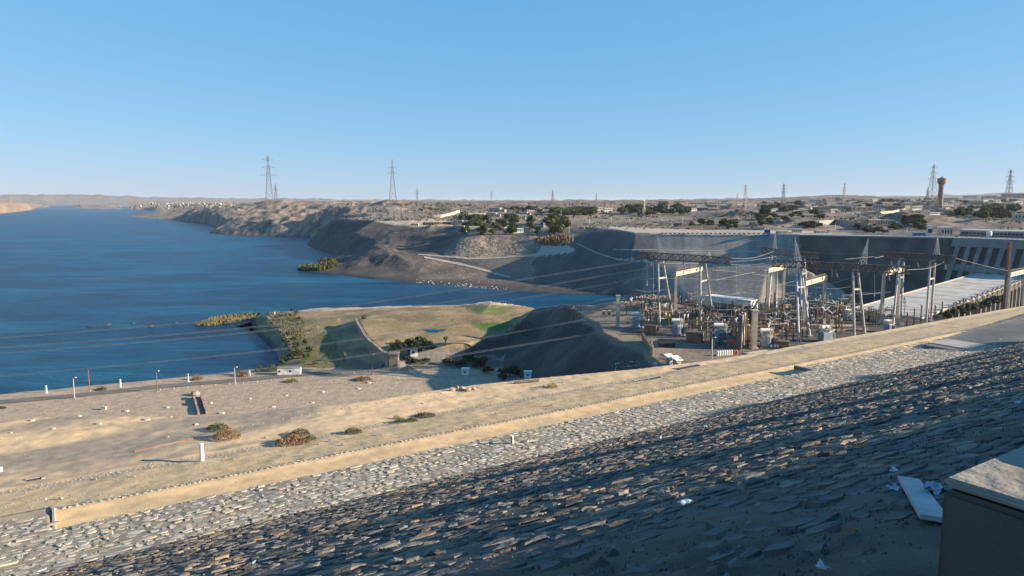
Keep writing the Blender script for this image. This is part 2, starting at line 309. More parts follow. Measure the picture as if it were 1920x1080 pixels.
# --- escarpment and the substation platform
esc = z3([(985, 574, 12.5), (1005, 577, 13.5), (1030, 576, 17), (1062, 577, 24), (1095, 592, 30), (1122, 605, 30), (1130, 625, 30), (1165, 640, 30), (1212, 655, 30), (1222, 672, 30)]) + [Vector((55, 235, 30)), Vector((60, 200, 30)), Vector((68, 165, 30)), Vector((80, 120, 30))]
cl(esc, .6)
cl(z3([(985, 600, 10), (962, 620, 8), (945, 645, 6), (940, 680, 5)]) + [Vector((8, 312, 5)), Vector((16, 290, 5)), Vector((25, 262, 5)), Vector((32, 235, 5)), Vector((38, 200, 5)), Vector((46, 165, 5)), Vector((55, 120, 5))], .8)
cl(z3([(1010, 600, 12), (1030, 630, 12), (1050, 640, 13), (1040, 600, 16), (1000, 620, 9), (1075, 620, 18)]), 3.5, con=False)
pf = z3([(1030, 573, 17), (1062, 571, 24), (1120, 570, 30), (1170, 562, 32), (1200, 551, 36), (1225, 549, 37), (1250, 554, 35), (1275, 562, 32), (1320, 562, 31)]) + [PZ(1440, 566, 30), PZ(1540, 574, 30), PZ(1640, 586, 30), PZ(1800, 596, 30), Vector((360, 410, 30)), Vector((440, 425, 30))]
cl(pf, .8); cl([(p.x * 1.09, p.y * 1.09, -3) for p in pf[:-5]] + [(150 * 1.45, 435, -3), (195, 420, -3), (225, 440, -3), (330, 520, -3)], 0); cl([(360, 560, -3), (300, 560, -3), (250, 540, -3), (420, 520, -3), (455, 500, -3)], 0, con=False)
cl(z3([(1200, 561, 31), (1230, 561, 31)]), .5, con=False)
cl([(100, 330, 30), (150, 300, 30), (200, 330, 30), (150, 240, 30), (100, 240, 30), (220, 250, 30), (100, 160, 30), (300, 250, 30), (420, 330, 30), (700, 420, 30), (160, 120, 30), (300, 120, 30), (500, 200, 30), (120, 380, 30), (180, 380, 30)], .05, con=False)
# --- outer frame so the land has no hole
cl([(-30000, 60000, 0), (30000, 60000, 60), (0, 60000, 30), (-30000, 3000, 60), (40000, 3000, 90), (2500, 700, 60), (4000, 2500, 70), (-3500, 100, -3), (-3500, 3000, -3), (1500, 100, 30), (-800, 60, 5), (0, 60, 5), (300, 60, 30)], 4, con=False)
P2 = np.array([(p[0], p[1]) for p in pts])
ov, oe, of_, vo, eo, fo = delaunay_2d_cdt([Vector(p) for p in P2], edges, [], 0, 0.05)
za = []; ra = []
src = np.array(pts)
for i, v in enumerate(ov):
    if vo[i]: k = vo[i][0]; za.append(src[k, 2]); ra.append(src[k, 3])
    else:
        d = (src[:, 0] - v.x) ** 2 + (src[:, 1] - v.y) ** 2; k = np.argsort(d)[:3]; w = 1 / (d[k] + .01); za.append(float((src[k, 2] * w).sum() / w.sum())); ra.append(float((src[k, 3] * w).sum() / w.sum()))
tris = [tuple(f) for f in of_ if len(f) == 3]
bz = BVHTree.FromPolygons([(v.x, v.y, 0.0) for v in ov], tris)
VX = np.array([(v.x, v.y) for v in ov]); ZA = np.array(za); RA = np.array(ra)
def tin(X, Y):
    z = np.zeros(len(X)); r = np.zeros(len(X)); dn = Vector((0, 0, -1))
    for i in range(len(X)):
        h = bz.ray_cast((X[i], Y[i], 5.0), dn)
        if h[2] is None: continue
        a, b, c = tris[h[2]]; (x1, y1), (x2, y2), (x3, y3_) = VX[a], VX[b], VX[c]
        det = (y2 - y3_) * (x1 - x3) + (x3 - x2) * (y1 - y3_)
        l1 = ((y2 - y3_) * (X[i] - x3) + (x3 - x2) * (Y[i] - y3_)) / det; l2 = ((y3_ - y1) * (X[i] - x3) + (x1 - x3) * (Y[i] - y3_)) / det; l3 = 1 - l1 - l2
        z[i] = l1 * ZA[a] + l2 * ZA[b] + l3 * ZA[c]; r[i] = l1 * RA[a] + l2 * RA[b] + l3 * RA[c]
    return z, r
# polar sheet reaching to the horizon
NT = 820
th = np.linspace(R(-44), R(44), NT); ds = [118.0]
while ds[-1] < 45000: ds.append(ds[-1] * (1.0085 if ds[-1] < 1600 else 1.0125 if ds[-1] < 6000 else 1.03))
ds = np.array(ds); NR = len(ds)
TH, DS = np.meshgrid(th, ds); GX = (DS * np.sin(TH)).ravel(); GY = (DS * np.cos(TH)).ravel()
GZ, GR = tin(GX, GY)
D = np.hypot(GX, GY)
land = np.clip(GZ / 9.0, 0, 1)
nz = np.zeros(len(GX))
for wl_, am in ((260, .10), (110, .12), (46, .14), (19, .16), (8, .2)):
    att = np.clip(wl_ / (D * .012) - .35, 0, 1)
    n_ = fbm(GX / wl_ + 13.1, GY / wl_ + 7.7, 2, int(wl_)); n_ = np.where(wl_ < 200, .55 - np.abs(n_) * 2.6, n_ * .8)
    nz += n_ * am * wl_ / 5.5 * att
amp = np.minimum(GR, 60)
nz *= np.where(D < 1500, np.minimum(amp, 9) / 1.7, amp / 1.7)
far = np.clip((D - 2200) / 3000, 0, 1); PXX0 = 960 + FOC * GX / GY / cp
nz += far * fbm(GX / 900, GY / 900, 4, 5) * 11 * land + np.clip((D - 7000) / 6000, 0, 1) * fbm(GX / 3000, GY / 3000, 3, 9) * np.where(PXX0 < 500, 60, 16) * land
GZn = GZ + nz * land
GZn = np.where((GZ > 5) & (D < 1500), np.maximum(GZn, 3.0), GZn)
PXX, PYY = proj(GX, GY, GZn)
jx = fbm(GX / 9, GY / 9, 3, 3); 
# ---- ground colours, with some sunlit and shaded slopes toned into them
n1 = fbm(GX / 60, GY / 60, 5, 21); n2 = fbm(GX / 12, GY / 12, 4, 31); n3 = fbm(GX / 350, GY / 350, 4, 41)
def C(*c): return np.array(c)[None, :]
def mixc(a, b, t): t = np.clip(t, 0, 1)[:, None]; return a * (1 - t) + b * t
col = mixc(C(.205, .165, .135), C(.095, .08, .07), .5 + n1 * 1.4 + n3); col = mixc(col, C(.33, .25, .18), (PXX < 760) * (D > 1400) * (.35 + n2 * 1.5))
col = mixc(col, C(.33, .25, .18), np.clip(n2 * 2 + n3 * 1.5 - .2, 0, 1) * .6)
col = mixc(col, C(.27, .19, .13), np.clip((D - 4500) / 3000, 0, 1) * np.clip((470 - PXX) / 80, 0, 1) * (.6 + n1))
def paint(poly, c, y0, y1, t=1.0, jit=3.0, c2=None, nn=None):
    global col
    m = (GY > y0) & (GY < y1) & inpoly(PXX + jx * jit, PYY + n2 * jit * .6, poly)
    if c2 is not None:
        cc = mixc(C(*c), C(*c2), .5 + (n2 if nn is None else nn) * 1.6)
    else: cc = np.repeat(C(*c), len(GX), 0)
    col = np.where(m[:, None], col * (1 - t) + cc * t, col)
paint([(1065, 424), (1130, 424), (1190, 436), (2000, 440), (2000, 640), (1050, 560), (1000, 545), (1000, 480), (1065, 470)], (.105, .10, .095), 560, 965, c2=(.08, .077, .073), jit=9)  # full shade of the tailrace bank painted into its colour
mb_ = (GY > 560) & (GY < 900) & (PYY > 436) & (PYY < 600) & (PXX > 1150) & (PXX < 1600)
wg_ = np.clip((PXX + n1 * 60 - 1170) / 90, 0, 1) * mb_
col = mixc(col, mixc(C(.31, .275, .23), C(.20, .18, .155), .5 + fbm(PXX / 16, PYY / 90, 3, 91) * 1.3), wg_)  # sunlit middle of the bank painted lighter and streaky
paint([(570, 457), (622, 411), (720, 416), (775, 428), (860, 445), (800, 478), (780, 531), (540, 508)], (.115, .095, .08), 700, 1480, c2=(.07, .062, .055), jit=12)  # shaded slope by the water, its shade painted as darker ground
paint([(690, 411), (760, 411), (840, 408), (850, 424), (800, 424), (740, 423)], (.42, .34, .25), 1050, 1500, jit=2)
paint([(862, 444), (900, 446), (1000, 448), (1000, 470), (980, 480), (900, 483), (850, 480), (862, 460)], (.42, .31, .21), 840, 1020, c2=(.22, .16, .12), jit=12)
0 and paint([(783, 475), (830, 479), (880, 483), (980, 479), (1020, 474), (1062, 464), (1076, 471), (1056, 475), (1020, 480), (980, 484), (880, 488), (783, 480)], (.46, .41, .34), 780, 940, jit=0)
0 and paint([(795, 480.5), (870, 495), (958, 518), (950, 522), (870, 500), (795, 486)], (.46, .40, .32), 780, 915, jit=0)
paint([(1020, 455), (1062, 452), (1080, 472), (1000, 482), (1010, 470)], (.40, .37, .32), 780, 900, jit=1)
paint([(1080, 424), (1110, 423), (1300, 431), (1560, 433), (1560, 439), (1300, 438.2), (1190, 436.5), (1130, 429)], (.42, .35, .28), 660, 1000, jit=1)
paint([(640, 405), (1060, 395), (1300, 400), (1300, 412), (1000, 418), (850, 414), (700, 410)], (.28, .23, .18), 1000, 1800, t=.4, jit=6)
# peninsula
m_pen = (GZ > 2) & (GY > 300) & (GY < 620) & inpoly(PXX + jx * 2, PYY + n2 * 1.5, [(480, 560), (1002, 560), (1002, 578), (960, 618), (882, 645), (800, 653), (762, 657), (736, 672), (736, 700), (480, 700)])
cp_ = mixc(C(.33, .235, .125), C(.19, .14, .075), .5 + n2 * 2.4 + n1)
col = np.where(m_pen[:, None], cp_, col)
paint([(640, 600), (700, 585), (760, 610), (840, 600), (860, 640), (760, 650), (690, 625)], (.31, .23, .13), 380, 560, t=.7, c2=(.23, .185, .09), jit=14)
for g in ([(860, 578), (960, 572), (965, 590), (900, 592)], [(878, 606), (925, 600), (962, 612), (955, 620), (915, 628)], [(925, 600), (960, 592), (978, 598), (962, 610)]):
    paint(g, (.085, .14, .035), 400, 560, t=.85, c2=(.17, .175, .06), jit=9, nn=fbm(GX / 7, GY / 7, 4, 88) * 1.4)
paint([(878, 604), (930, 602), (958, 610), (912, 626)], (.06, .125, .03), 400, 560, t=.9, jit=5, c2=(.11, .145, .045))
paint([(590, 600), (640, 590), (630, 620), (640, 650), (640, 690), (560, 690), (560, 640), (600, 620)], (.10, .115, .04), 330, 500, t=.6, c2=(.24, .175, .09), jit=20)
for g in ([(820, 572), (830, 572), (985, 610), (975, 614)], [(840, 590), (850, 588), (915, 628), (900, 632)], [(880, 600), (930, 598), (990, 578), (985, 575), (925, 592)]):
    paint(g, (.30, .20, .13), 380, 560, t=.8, jit=6, c2=(.22, .16, .09))
paint([(540, 560), (1000, 555), (1000, 574), (890, 571), (540, 585)], (.46, .38, .28), 480, 600, jit=1)
paint([(340, 570), (492, 570), (505, 660), (340, 660)], (.15, .14, .06), 380, 560, c2=(.25, .20, .09), jit=2)
# plain
m_pl = (GY < 420) & (GZ > -1) & (GZ < 7) & (PYY > 690) & (GX < 60)
col = np.where(m_pl[:, None], mixc(C(.40, .305, .215), C(.34, .265, .195), .5 + n1), col)
# platform
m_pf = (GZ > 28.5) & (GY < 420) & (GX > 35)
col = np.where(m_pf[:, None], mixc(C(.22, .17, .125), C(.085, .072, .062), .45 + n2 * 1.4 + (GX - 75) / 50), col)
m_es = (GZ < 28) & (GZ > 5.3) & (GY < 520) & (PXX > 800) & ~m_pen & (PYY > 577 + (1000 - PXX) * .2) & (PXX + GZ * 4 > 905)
col = np.where(m_es[:, None], mixc(C(.10, .085, .07), C(.05, .044, .038), .5 + n2 * 1.5), col)  # ravine and escarpment painted darker for the shadow lying there
# wet dark line along the water
col = mixc(col, C(.055, .05, .045), np.clip((2.6 - GZn) / 1.6, 0, 1) * (GY > 420) * (D < 4000))
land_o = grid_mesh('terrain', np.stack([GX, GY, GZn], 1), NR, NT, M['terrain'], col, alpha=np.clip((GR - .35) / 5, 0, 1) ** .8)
tag(land_o, 'bare brown desert land, peninsula and platform beyond the dam', None, None, 'structure')
tq = []
TV = [Vector(v) for v in np.stack([GX, GY, GZn], 1).tolist()]
nearrows = int((ds < 7000).sum())
for i in range(nearrows - 1):
    b_ = i * NT
    tq += [(b_ + j, b_ + j + 1, b_ + NT + j + 1, b_ + NT + j) for j in range(NT - 1)]
LB = BVHTree.FromPolygons(TV, tq)
def ground(x, y):
    h = LB.ray_cast((x, y, 500), Vector((0, 0, -1))); return h[0].z if h[0] else 0.0
def G(px, py):                                       # where a view ray meets the land
    x, y, d = ray(px, py); h = LB.ray_cast((0, 0, H), Vector((x, y, -d)).normalized())
    return h[0] if h[0] is not None else PY(px, py, 5000)
def GYd(px, Y): X = (px - 960) / FOC * Y / cp; return Vector((X, Y, ground(X, Y)))
# ================================================================ water
mw = bpy.data.materials.new('river_water'); mw.use_nodes = True; t = mw.node_tree; N = t.nodes; L = t.links
b = N['Principled BSDF']; b.inputs['Base Color'].default_value = (.006, .035, .085, 1); b.inputs['Roughness'].default_value = .3; b.inputs['IOR'].default_value = 1.33; b.inputs['Specular IOR Level'].default_value = .10
g = N.new('ShaderNodeNewGeometry')
mp = N.new('ShaderNodeMapping'); mp.inputs['Rotation'].default_value = (0, 0, R(-20)); mp.inputs['Scale'].default_value = (.006, .016, 1); L.new(g.outputs['Position'], mp.inputs['Vector'])
st = N.new('ShaderNodeTexNoise'); st.inputs['Scale'].default_value = 1; st.inputs['Detail'].default_value = 7; st.inputs['Distortion'].default_value = .8; L.new(mp.outputs[0], st.inputs['Vector'])
cr = N.new('ShaderNodeValToRGB'); cr.color_ramp.elements[0].position = .40; cr.color_ramp.elements[1].position = .68
cr.color_ramp.elements[0].color = (.001, .028, .080, 1); cr.color_ramp.elements[1].color = (.005, .092, .185, 1); L.new(st.outputs['Fac'], cr.inputs['Fac']); mp2 = N.new('ShaderNodeMapping'); mp2.inputs['Rotation'].default_value = (0, 0, R(-12)); mp2.inputs['Scale'].default_value = (.03, .14, 1); L.new(g.outputs['Position'], mp2.inputs['Vector'])
s2 = N.new('ShaderNodeTexNoise'); s2.inputs['Scale'].default_value = 1; s2.inputs['Detail'].default_value = 9; s2.inputs['Roughness'].default_value = .7; s2.inputs['Distortion'].default_value = 1.2; L.new(mp2.outputs[0], s2.inputs['Vector'])
c2r = N.new('ShaderNodeValToRGB'); c2r.color_ramp.elements[0].position = .38; c2r.color_ramp.elements[1].position = .72; c2r.color_ramp.elements[0].color = (.5, .55, .6, 1); c2r.color_ramp.elements[1].color = (2.0, 1.8, 1.5, 1); L.new(s2.outputs['Fac'], c2r.inputs['Fac'])  # light and dark of the waves painted as colour streaks
mx = N.new('ShaderNodeMixRGB'); mx.blend_type = 'MULTIPLY'; mx.inputs[0].default_value = 1; L.new(cr.outputs[0], mx.inputs[1]); L.new(c2r.outputs[0], mx.inputs[2]); L.new(mx.outputs[0], b.inputs['Base Color'])
w1 = N.new('ShaderNodeTexNoise'); w1.inputs['Scale'].default_value = .45; w1.inputs['Detail'].default_value = 9; w1.inputs['Roughness'].default_value = .65; L.new(g.outputs['Position'], w1.inputs['Vector'])
mm = N.new('ShaderNodeMath'); mm.operation = 'MULTIPLY'; L.new(w1.outputs['Fac'], mm.inputs[0]); L.new(st.outputs['Fac'], mm.inputs[1])
bp = N.new('ShaderNodeBump'); bp.inputs['Strength'].default_value = 1; bp.inputs['Distance'].default_value = 2.2; L.new(mm.outputs[0], bp.inputs['Height']); L.new(bp.outputs[0], b.inputs['Normal'])
M['water'] = mw
wq = MB(); n = 12
for i in range(n):
    for j in range(n):
        x0 = -26000 + i * 4000; y0 = 100 + j * 3600; wq.add([(x0, y0, 0), (x0 + 4000, y0, 0), (x0 + 4000, y0 + 3600, 0), (x0, y0 + 3600, 0)], [(0, 1, 2, 3)])
tag(wq.build('river', 'water'), 'deep blue rippled river below the dam', None, None, 'structure')
pond = PZ(815, 620, 12.0)
pv = [pond + Vector((5.5 * math.cos(a) * (1 + .35 * math.sin(3 * a) + .15 * math.sin(5 * a + 1)), 7 * math.sin(a) * (1 + .3 * math.cos(2 * a) + .15 * math.cos(7 * a)), 0)) for a in [i * math.pi / 12 for i in range(24)]]
for v in pv: v.z = max(ground(pond.x, pond.y), 11.5) + .25
pm = MB(); pm.add(pv, [tuple(range(24))]); tag(pm.build('pond', 'water'), 'small blue pond in the dry field', None, None, 'structure')

# ---- service tracks laid on the slopes
def ribbon(top, bot, name, label, m, up=.5):
    mb = MB(); T = y3(top); B = y3(bot); vs = []; n = 10
    def rs_(Q):
        o = []
        for i in range(len(Q) - 1): o += [Q[i].lerp(Q[i + 1], k / n) for k in range(n)]
        return o + [Q[-1]]
    T, B = rs_(T), rs_(B)
    for t_, b_ in zip(T, B):
        for q in (t_, b_): vs.append((q.x, q.y, max(ground(q.x, q.y), q.z - 1.5) + up))
        vs.append((b_.x, b_.y - .5, min(ground(b_.x, b_.y - .5), b_.z) - 2.5))
    mb.add(vs, [(3 * i, 3 * i + 3, 3 * i + 4, 3 * i + 1) for i in range(len(T) - 1)] + [(3 * i + 1, 3 * i + 4, 3 * i + 5, 3 * i + 2) for i in range(len(T) - 1)]); tag(mb.build(name, m), label, None, None, 'structure')
M['track'] = mat('track', (.42, .35, .26), (.33, .28, .21), scale=.15, bump=.2, bscale=1)
ribbon([(783, 476, 930), (830, 480, 908), (880, 484, 888), (920, 484, 880), (980, 480, 870), (1020, 475, 862), (1060, 466, 850)], [(783, 478.5, 921), (830, 482.5, 900), (880, 486, 880), (920, 486, 872), (980, 482.3, 862), (1020, 478, 852), (1058, 471, 837)], 'upper_track', 'pale dirt track along the dark slope', 'track')
ribbon([(795, 481, 908), (870, 496, 872), (915, 507, 838), (958, 519, 792)], [(795, 484, 900), (870, 499.5, 863), (913, 510, 829), (956, 521, 786)], 'lower_track', 'pale dirt track descending to the water', 'track')
ribbon([(1080, 456, 850), (1120, 475, 795), (1160, 487, 742), (1240, 494, 693), (1440, 497, 645), (1500, 498, 633)], [(1080, 457, 847), (1120, 476.3, 791), (1160, 488.4, 738), (1240, 495.4, 689), (1440, 498.5, 641), (1500, 499.5, 629)], 'curved_berm', 'narrow pale berm curving across the cut slope', 'concrete', .4)
ribbon([(1150, 468, 775), (1185, 469, 738), (1440, 473, 672), (1500, 474, 648)], [(1150, 468.7, 772), (1185, 470, 735), (1440, 474, 669), (1500, 475, 645)], 'upper_berm', 'thin pale berm line high on the cut slope', 'concrete', .4)
# ================================================================ the dam: slope, strip, sand berms
EYE = 1.7; SL = .40; WE = 33.4; DE = EYE + SL * WE
def smooth(x, a, b): t = np.clip((x - a) / (b - a), 0, 1); return t * t * (3 - 2 * t)
def wA(u): return np.where((u > 59) & (u < 84), 41.2, np.where(u < -.85, 43.3, 39.3))
def lip(u): return 67 - 8 * smooth(u, -3, 13) - 2 * smooth(u, 13, 22) - 5.3 * smooth(u, 28, 62)
def zdam(u, w):
    d = EYE + SL * np.maximum(w, 0)
    d = np.where(w > WE, DE + .1 * (w - WE), d)
    g = 16.35 + .12 * np.clip(w - 43.6, 0, 6.3) + .004 * np.clip(w - 50, 0, 20)
    d = np.where((w > wA(u)), g, d)
    # beyond the end of the pale strip the slope is one dark gravel bench
    toe = 42 + (u - 86) * .11
    far = EYE + SL * WE + (16.3 - DE) * smooth(w, WE, toe + .1) 
    d = np.where((u > 83.5) & (w > WE), np.minimum(far, 16.35 + 0 * w), d)
    d = np.where((u > 83.5) & (w > toe), g, d)
    L_ = lip(u); d = np.where(w > L_, np.maximum(d, 17.1 + .62 * (w - L_)), d)
    return H - d
ua = np.concatenate([np.arange(-60, -8, 1.0), np.arange(-8, 60, .16), np.arange(60, 110, .3), np.arange(110, 420, 2.0)])
wa = np.concatenate([np.arange(-6, 0, 1.0), np.arange(0, 10, .16), np.arange(10, 33.4, .24), np.arange(33.4, 39.2, .2), [39.27, 39.33], np.arange(39.4, 41.15, .2), [41.18, 41.23], np.arange(41.4, 70, .2), np.arange(70, 190, 3.0)])
UU, WW = np.meshgrid(ua, wa); U_ = UU.ravel(); W_ = WW.ravel(); Z_ = zdam(U_, W_)
rough = np.where(W_ < WE, -.012, 0) + np.where(W_ < WE, .03, .02) * fbm(U_ * 1.5, W_ * 1.5, 4, 50)
rough += np.where((W_ > 43.6) & (W_ < lip(U_)), .06, 0) * fbm(U_ * .9, W_ * .9, 4, 60) + np.where((W_ > 41.5) & (W_ < 180), .09, 0) * fbm(U_ / 6, W_ / 6, 3, 62)
rough += np.where((W_ > 50.5) & (W_ < lip(U_) - 1), .13, 0) * fbm(U_ / 7, W_ / 3.5, 3, 66)
dirt = np.clip(1.6 - np.hypot((U_ - 1.8) / 4.0, (W_ - 3.5) / 3.6), 0, 1) 
rough += dirt * (.055 + .16 * fbm(U_ * 1.9, W_ * 1.9, 5, 77))
rough += .10 * np.exp(-((W_ - 43.4) / .5) ** 2)
nn = fbm(U_ / 2.5, W_ / 2.5, 4, 70); nb = fbm(U_ / 14, W_ / 5, 4, 71); nf_ = fbm(U_ * 2, W_ * 2, 3, 72)
sand = mixc(C(.60, .425, .235), C(.49, .355, .205), .5 + nn * 1.2)
ban = mixc(sand, C(.50, .37, .22), np.clip(.0 + nb * 1.9 + nf_ * .7, 0, 1))
c_ = np.where((W_ < 43.6)[:, None], sand, ban)
grey = C(.27, .225, .175); pale = C(.59, .43, .255)
up = mixc(pale, grey, np.clip((nb * 2.6 + .15) * (1 - smooth(U_, 14, 40)) + .1, 0, .95))
c_ = np.where((W_ > 51)[:, None], up, c_)
c_ = mixc(c_, C(.28, .25, .21), np.exp(-((W_ - 43.5) / .28) ** 2) * .8 + np.exp(-((W_ - 50.0) / .5) ** 2) * .75)
c_ = np.where(((W_ < 39.3) | ((U_ < -.8) & (W_ < 43.3)))[:, None], mixc(C(.34, .27, .185), C(.24, .21, .17), .5 + nn), c_)
c_ = np.where((W_ < WE)[:, None], mixc(C(.10, .09, .075), C(.16, .135, .105), .5 + nn * 1.5), c_)
c_ = mixc(c_, mixc(C(.11, .085, .06), C(.055, .046, .036), .5 + nf_ * 2.2), dirt * 1.2)  # dirt patch, its colour darkened further for the parapet's shade
toe_ = 42 + (U_ - 86) * .11
for w_ in (52.2, 53.9):                              # faint wheel tracks along the berm
    c_ = mixc(c_, C(.40, .315, .205), np.exp(-((W_ - w_ - .5 * fbm(U_ / 18, U_ * 0, 2, 5)) / .22) ** 2) * .55)
c_ = np.where(((U_ > 83.5) & (W_ > 30) & (W_ < toe_))[:, None], mixc(C(.17, .165, .155), C(.12, .118, .115), .5 + nn), c_)
# ---- world position of the dam surface; pits lie on it as dark slabs
PX3 = UX * U_ - UY * W_; PY3 = UY * U_ + UX * W_
dam_o = grid_mesh('dam_slope', np.stack([PX3, PY3, Z_ + rough], 1), len(wa), len(ua), M['dam'], c_, smooth=True)
tag(dam_o, 'rock paved downstream face and sandy berms of the dam', None, None, 'structure')
DV = [Vector(v) for v in np.stack([PX3, PY3, Z_ + rough], 1)[:, :3].tolist()]
nu_ = len(ua); dq = []
for i in range(len(wa) - 1):
    dq += [(i * nu_ + j, i * nu_ + j + 1, (i + 1) * nu_ + j + 1, (i + 1) * nu_ + j) for j in range(0, nu_ - 1)]
DB = BVHTree.FromPolygons(DV, dq)
def DG(px, py):
    x, y, d = ray(px, py); h = DB.ray_cast((0, 0, H), Vector((x, y, -d)).normalized()); return h[0]
def dz(X, Y):
    h = DB.ray_cast((X, Y, 200), Vector((0, 0, -1))); return h[0].z if h[0] else H - 17
def uw_of(p): return UX * p[0] + UY * p[1], -UY * p[0] + UX * p[1]
# ---- paving stones
rs = random.Random(3)
def stone_geo(cx, cw, lu, lw, hgt, tu, tw, n=7):
    # irregular flat stone; u,w local frame on the slope
    vs = []; ang0 = rs.uniform(0, .5)
    for k in range(n):
        a = ang0 + 2 * math.pi * k / n + rs.uniform(-.2, .2); r = rs.uniform(.82, 1.06)
        ca, sa = math.cos(a), math.sin(a); e = 1 / max(abs(ca), abs(sa)) ** .75
        vs.append((cx + ca * r * e * lu / 2, cw + sa * r * e * lw / 2))
    return vs
def stone_faces(vs, base, top, inset=.86, peak=0.0):
    n = len(vs); cx = sum(v[0] for v in vs) / n; cw = sum(v[1] for v in vs) / n
    V = []
    for (u, w) in vs: V.append(UW(u, w, base(u, w)))
    for (u, w) in vs: u2 = cx + (u - cx) * inset; w2 = cw + (w - cw) * inset; V.append(UW(u2, w2, top(u2, w2)))
    F = [(i, (i + 1) % n, n + (i + 1) % n, n + i) for i in range(n)] + [(n + i, n + (i + 1) % n, 2 * n) for i in range(n)]
    V.append(UW(cx + rs.uniform(-.15, .15) * .4, cw + rs.uniform(-.15, .15) * .3, top(cx, cw) + peak)); return V, F
stones = []
def add_course(w0, w1, lw, umin, umax, pale):
    w = w0
    while w < w1:
        cw_ = lw * rs.uniform(.65, 1.45); u = umin(w) + rs.uniform(0, .5)
        while u < umax(w):
            ln = rs.choice((rs.uniform(.2, .45), rs.uniform(.25, .6), rs.uniform(.5, 1.0))) * (1.25 if pale else 1) * (1.0 if not pale else .9)
            wc = w + cw_ / 2 + rs.uniform(-.09, .09); uc = u + ln / 2
            p = UW(uc, wc, 0); d = math.hypot(p.x, p.y)
            px, py = proj(p.x, max(p.y, .1), float(zdam(np.array(uc), np.array(wc))))
            vis = -200 < px < 2250 and py < 1260 and p.y > .5
            du = 1.6 - math.hypot((uc - 1.8) / 4.0, (wc - 3.5) / 3.6)
            if vis and not (du > .55 and rs.random() < .62):
                hg = (rs.uniform(.005, .025) + (rs.random() < .1) * rs.uniform(.01, .05)) if pale else (rs.uniform(-.01, .03) + (rs.random() < .12) * rs.uniform(.01, .05))
                ju = .90 if not pale else .9
                stones.append((d, uc, wc, ln * ju, cw_ * .9 * rs.uniform(.85, 1.05), hg, pale))
            u += ln
        w += cw_
add_course(1.6, WE - .1, .30, lambda w: max(-14, -.15 * w - 5), lambda w: min(150, 3.9 * w + 8), False)
add_course(WE + .05, 39.0, .42, lambda w: -6, lambda w: 83.4, True)
add_course(39.4, 41.0, .5, lambda w: 59.2, lambda w: 83.4, True)
add_course(39.4, 43.2, .52, lambda w: -8, lambda w: -1.3, True)
stones.sort()
stuffA = MB(); stuffB = MB(); idx = 0
def stone_top(uc, wc, hg):
    k7 = .5 if wc < 11 else 1; tu = rs.uniform(-.07, .07) * k7; tw = rs.uniform(-.09, .09) * k7; zc = float(zdam(np.array(uc), np.array(wc)))
    sl = -SL if wc < WE else -.1
    base = lambda u, w: zc + sl * (w - wc) - .07
    top = lambda u, w: zc + sl * (w - wc) + hg + tu * (u - uc) + tw * (w - wc) + rs.uniform(-.012, .012)
    return base, top
for d, uc, wc, lu, lw, hg, pale in stones:
    base, top = stone_top(uc, wc, hg); V, F = stone_faces(stone_geo(uc, wc, lu, lw, hg, 0, 0, rs.choice((6, 7, 8, 9))), base, top, rs.uniform(.78, .93), 0 if pale and rs.random() < .5 else rs.uniform(0, .035 if not pale else .015))
    if idx < 300:
        o = Vector(V[0]); mb = MB(); c0 = UW(uc, wc, V[0][2]); mb.add([v - c0 for v in V], F)
        mb.build('paving_stone', 'pale_stone' if pale else 'stone', dam_o, c0)
    else: (stuffB if pale else stuffA).add(V, F)
    idx += 1
a = stuffA.build('slope_stones', 'stone', dam_o); a['kind'] = 'stuff'
a = stuffB.build('strip_stones', 'pale_stone', dam_o); a['kind'] = 'stuff'
# ---- kerb stones of the two berm lines
M['kerb_stone'] = mat('kerb_stone', (.40, .34, .26), (.25, .22, .18), scale=2.5, bump=.3, bscale=12, dist=.01)
kb = MB()
def kerb_line(w0, u0, u1, step, sz, hh):
    u = u0
    while u < u1:
        s = sz * rs.uniform(.6, 1.2); p = UW(u, w0 + rs.uniform(-.1, .1), 0); z = dz(p.x, p.y)
        vs = [UW(u + math.cos(a) * s * rs.uniform(.7, 1.1), w0 + math.sin(a) * s * .6 * rs.uniform(.7, 1.1), z - .1) for a in [k * 2 * math.pi / 6 for k in range(6)]]
        c0 = UW(u, w0, 0); vt = [Vector((c0.x + (v.x - c0.x) * .75, c0.y + (v.y - c0.y) * .75, z + hh * rs.uniform(.5, 1.3))) for v in vs]
        kb.add(vs + vt, [(i, (i + 1) % 6, 6 + (i + 1) % 6, 6 + i) for i in range(6)] + [tuple(range(6, 12))]); u += step * rs.uniform(.8, 1.3)
kerb_line(43.35, -1, 130, .33, .13, .06); kerb_line(43.6, -3, 130, .45, .09, .04); kerb_line(43.9, -3, 130, .8, .07, .03)
kerb_line(49.8, -6, 75, .35, .10, .03); kerb_line(50.3, -6, 75, .35, .10, .03); kerb_line(50.05, -6, 75, .5, .08, .03)
kerb_line(55.8, 10, 40, .7, .1, .04)
k_ = kb.build('kerb_stones', 'kerb_stone', dam_o); k_['kind'] = 'stuff'
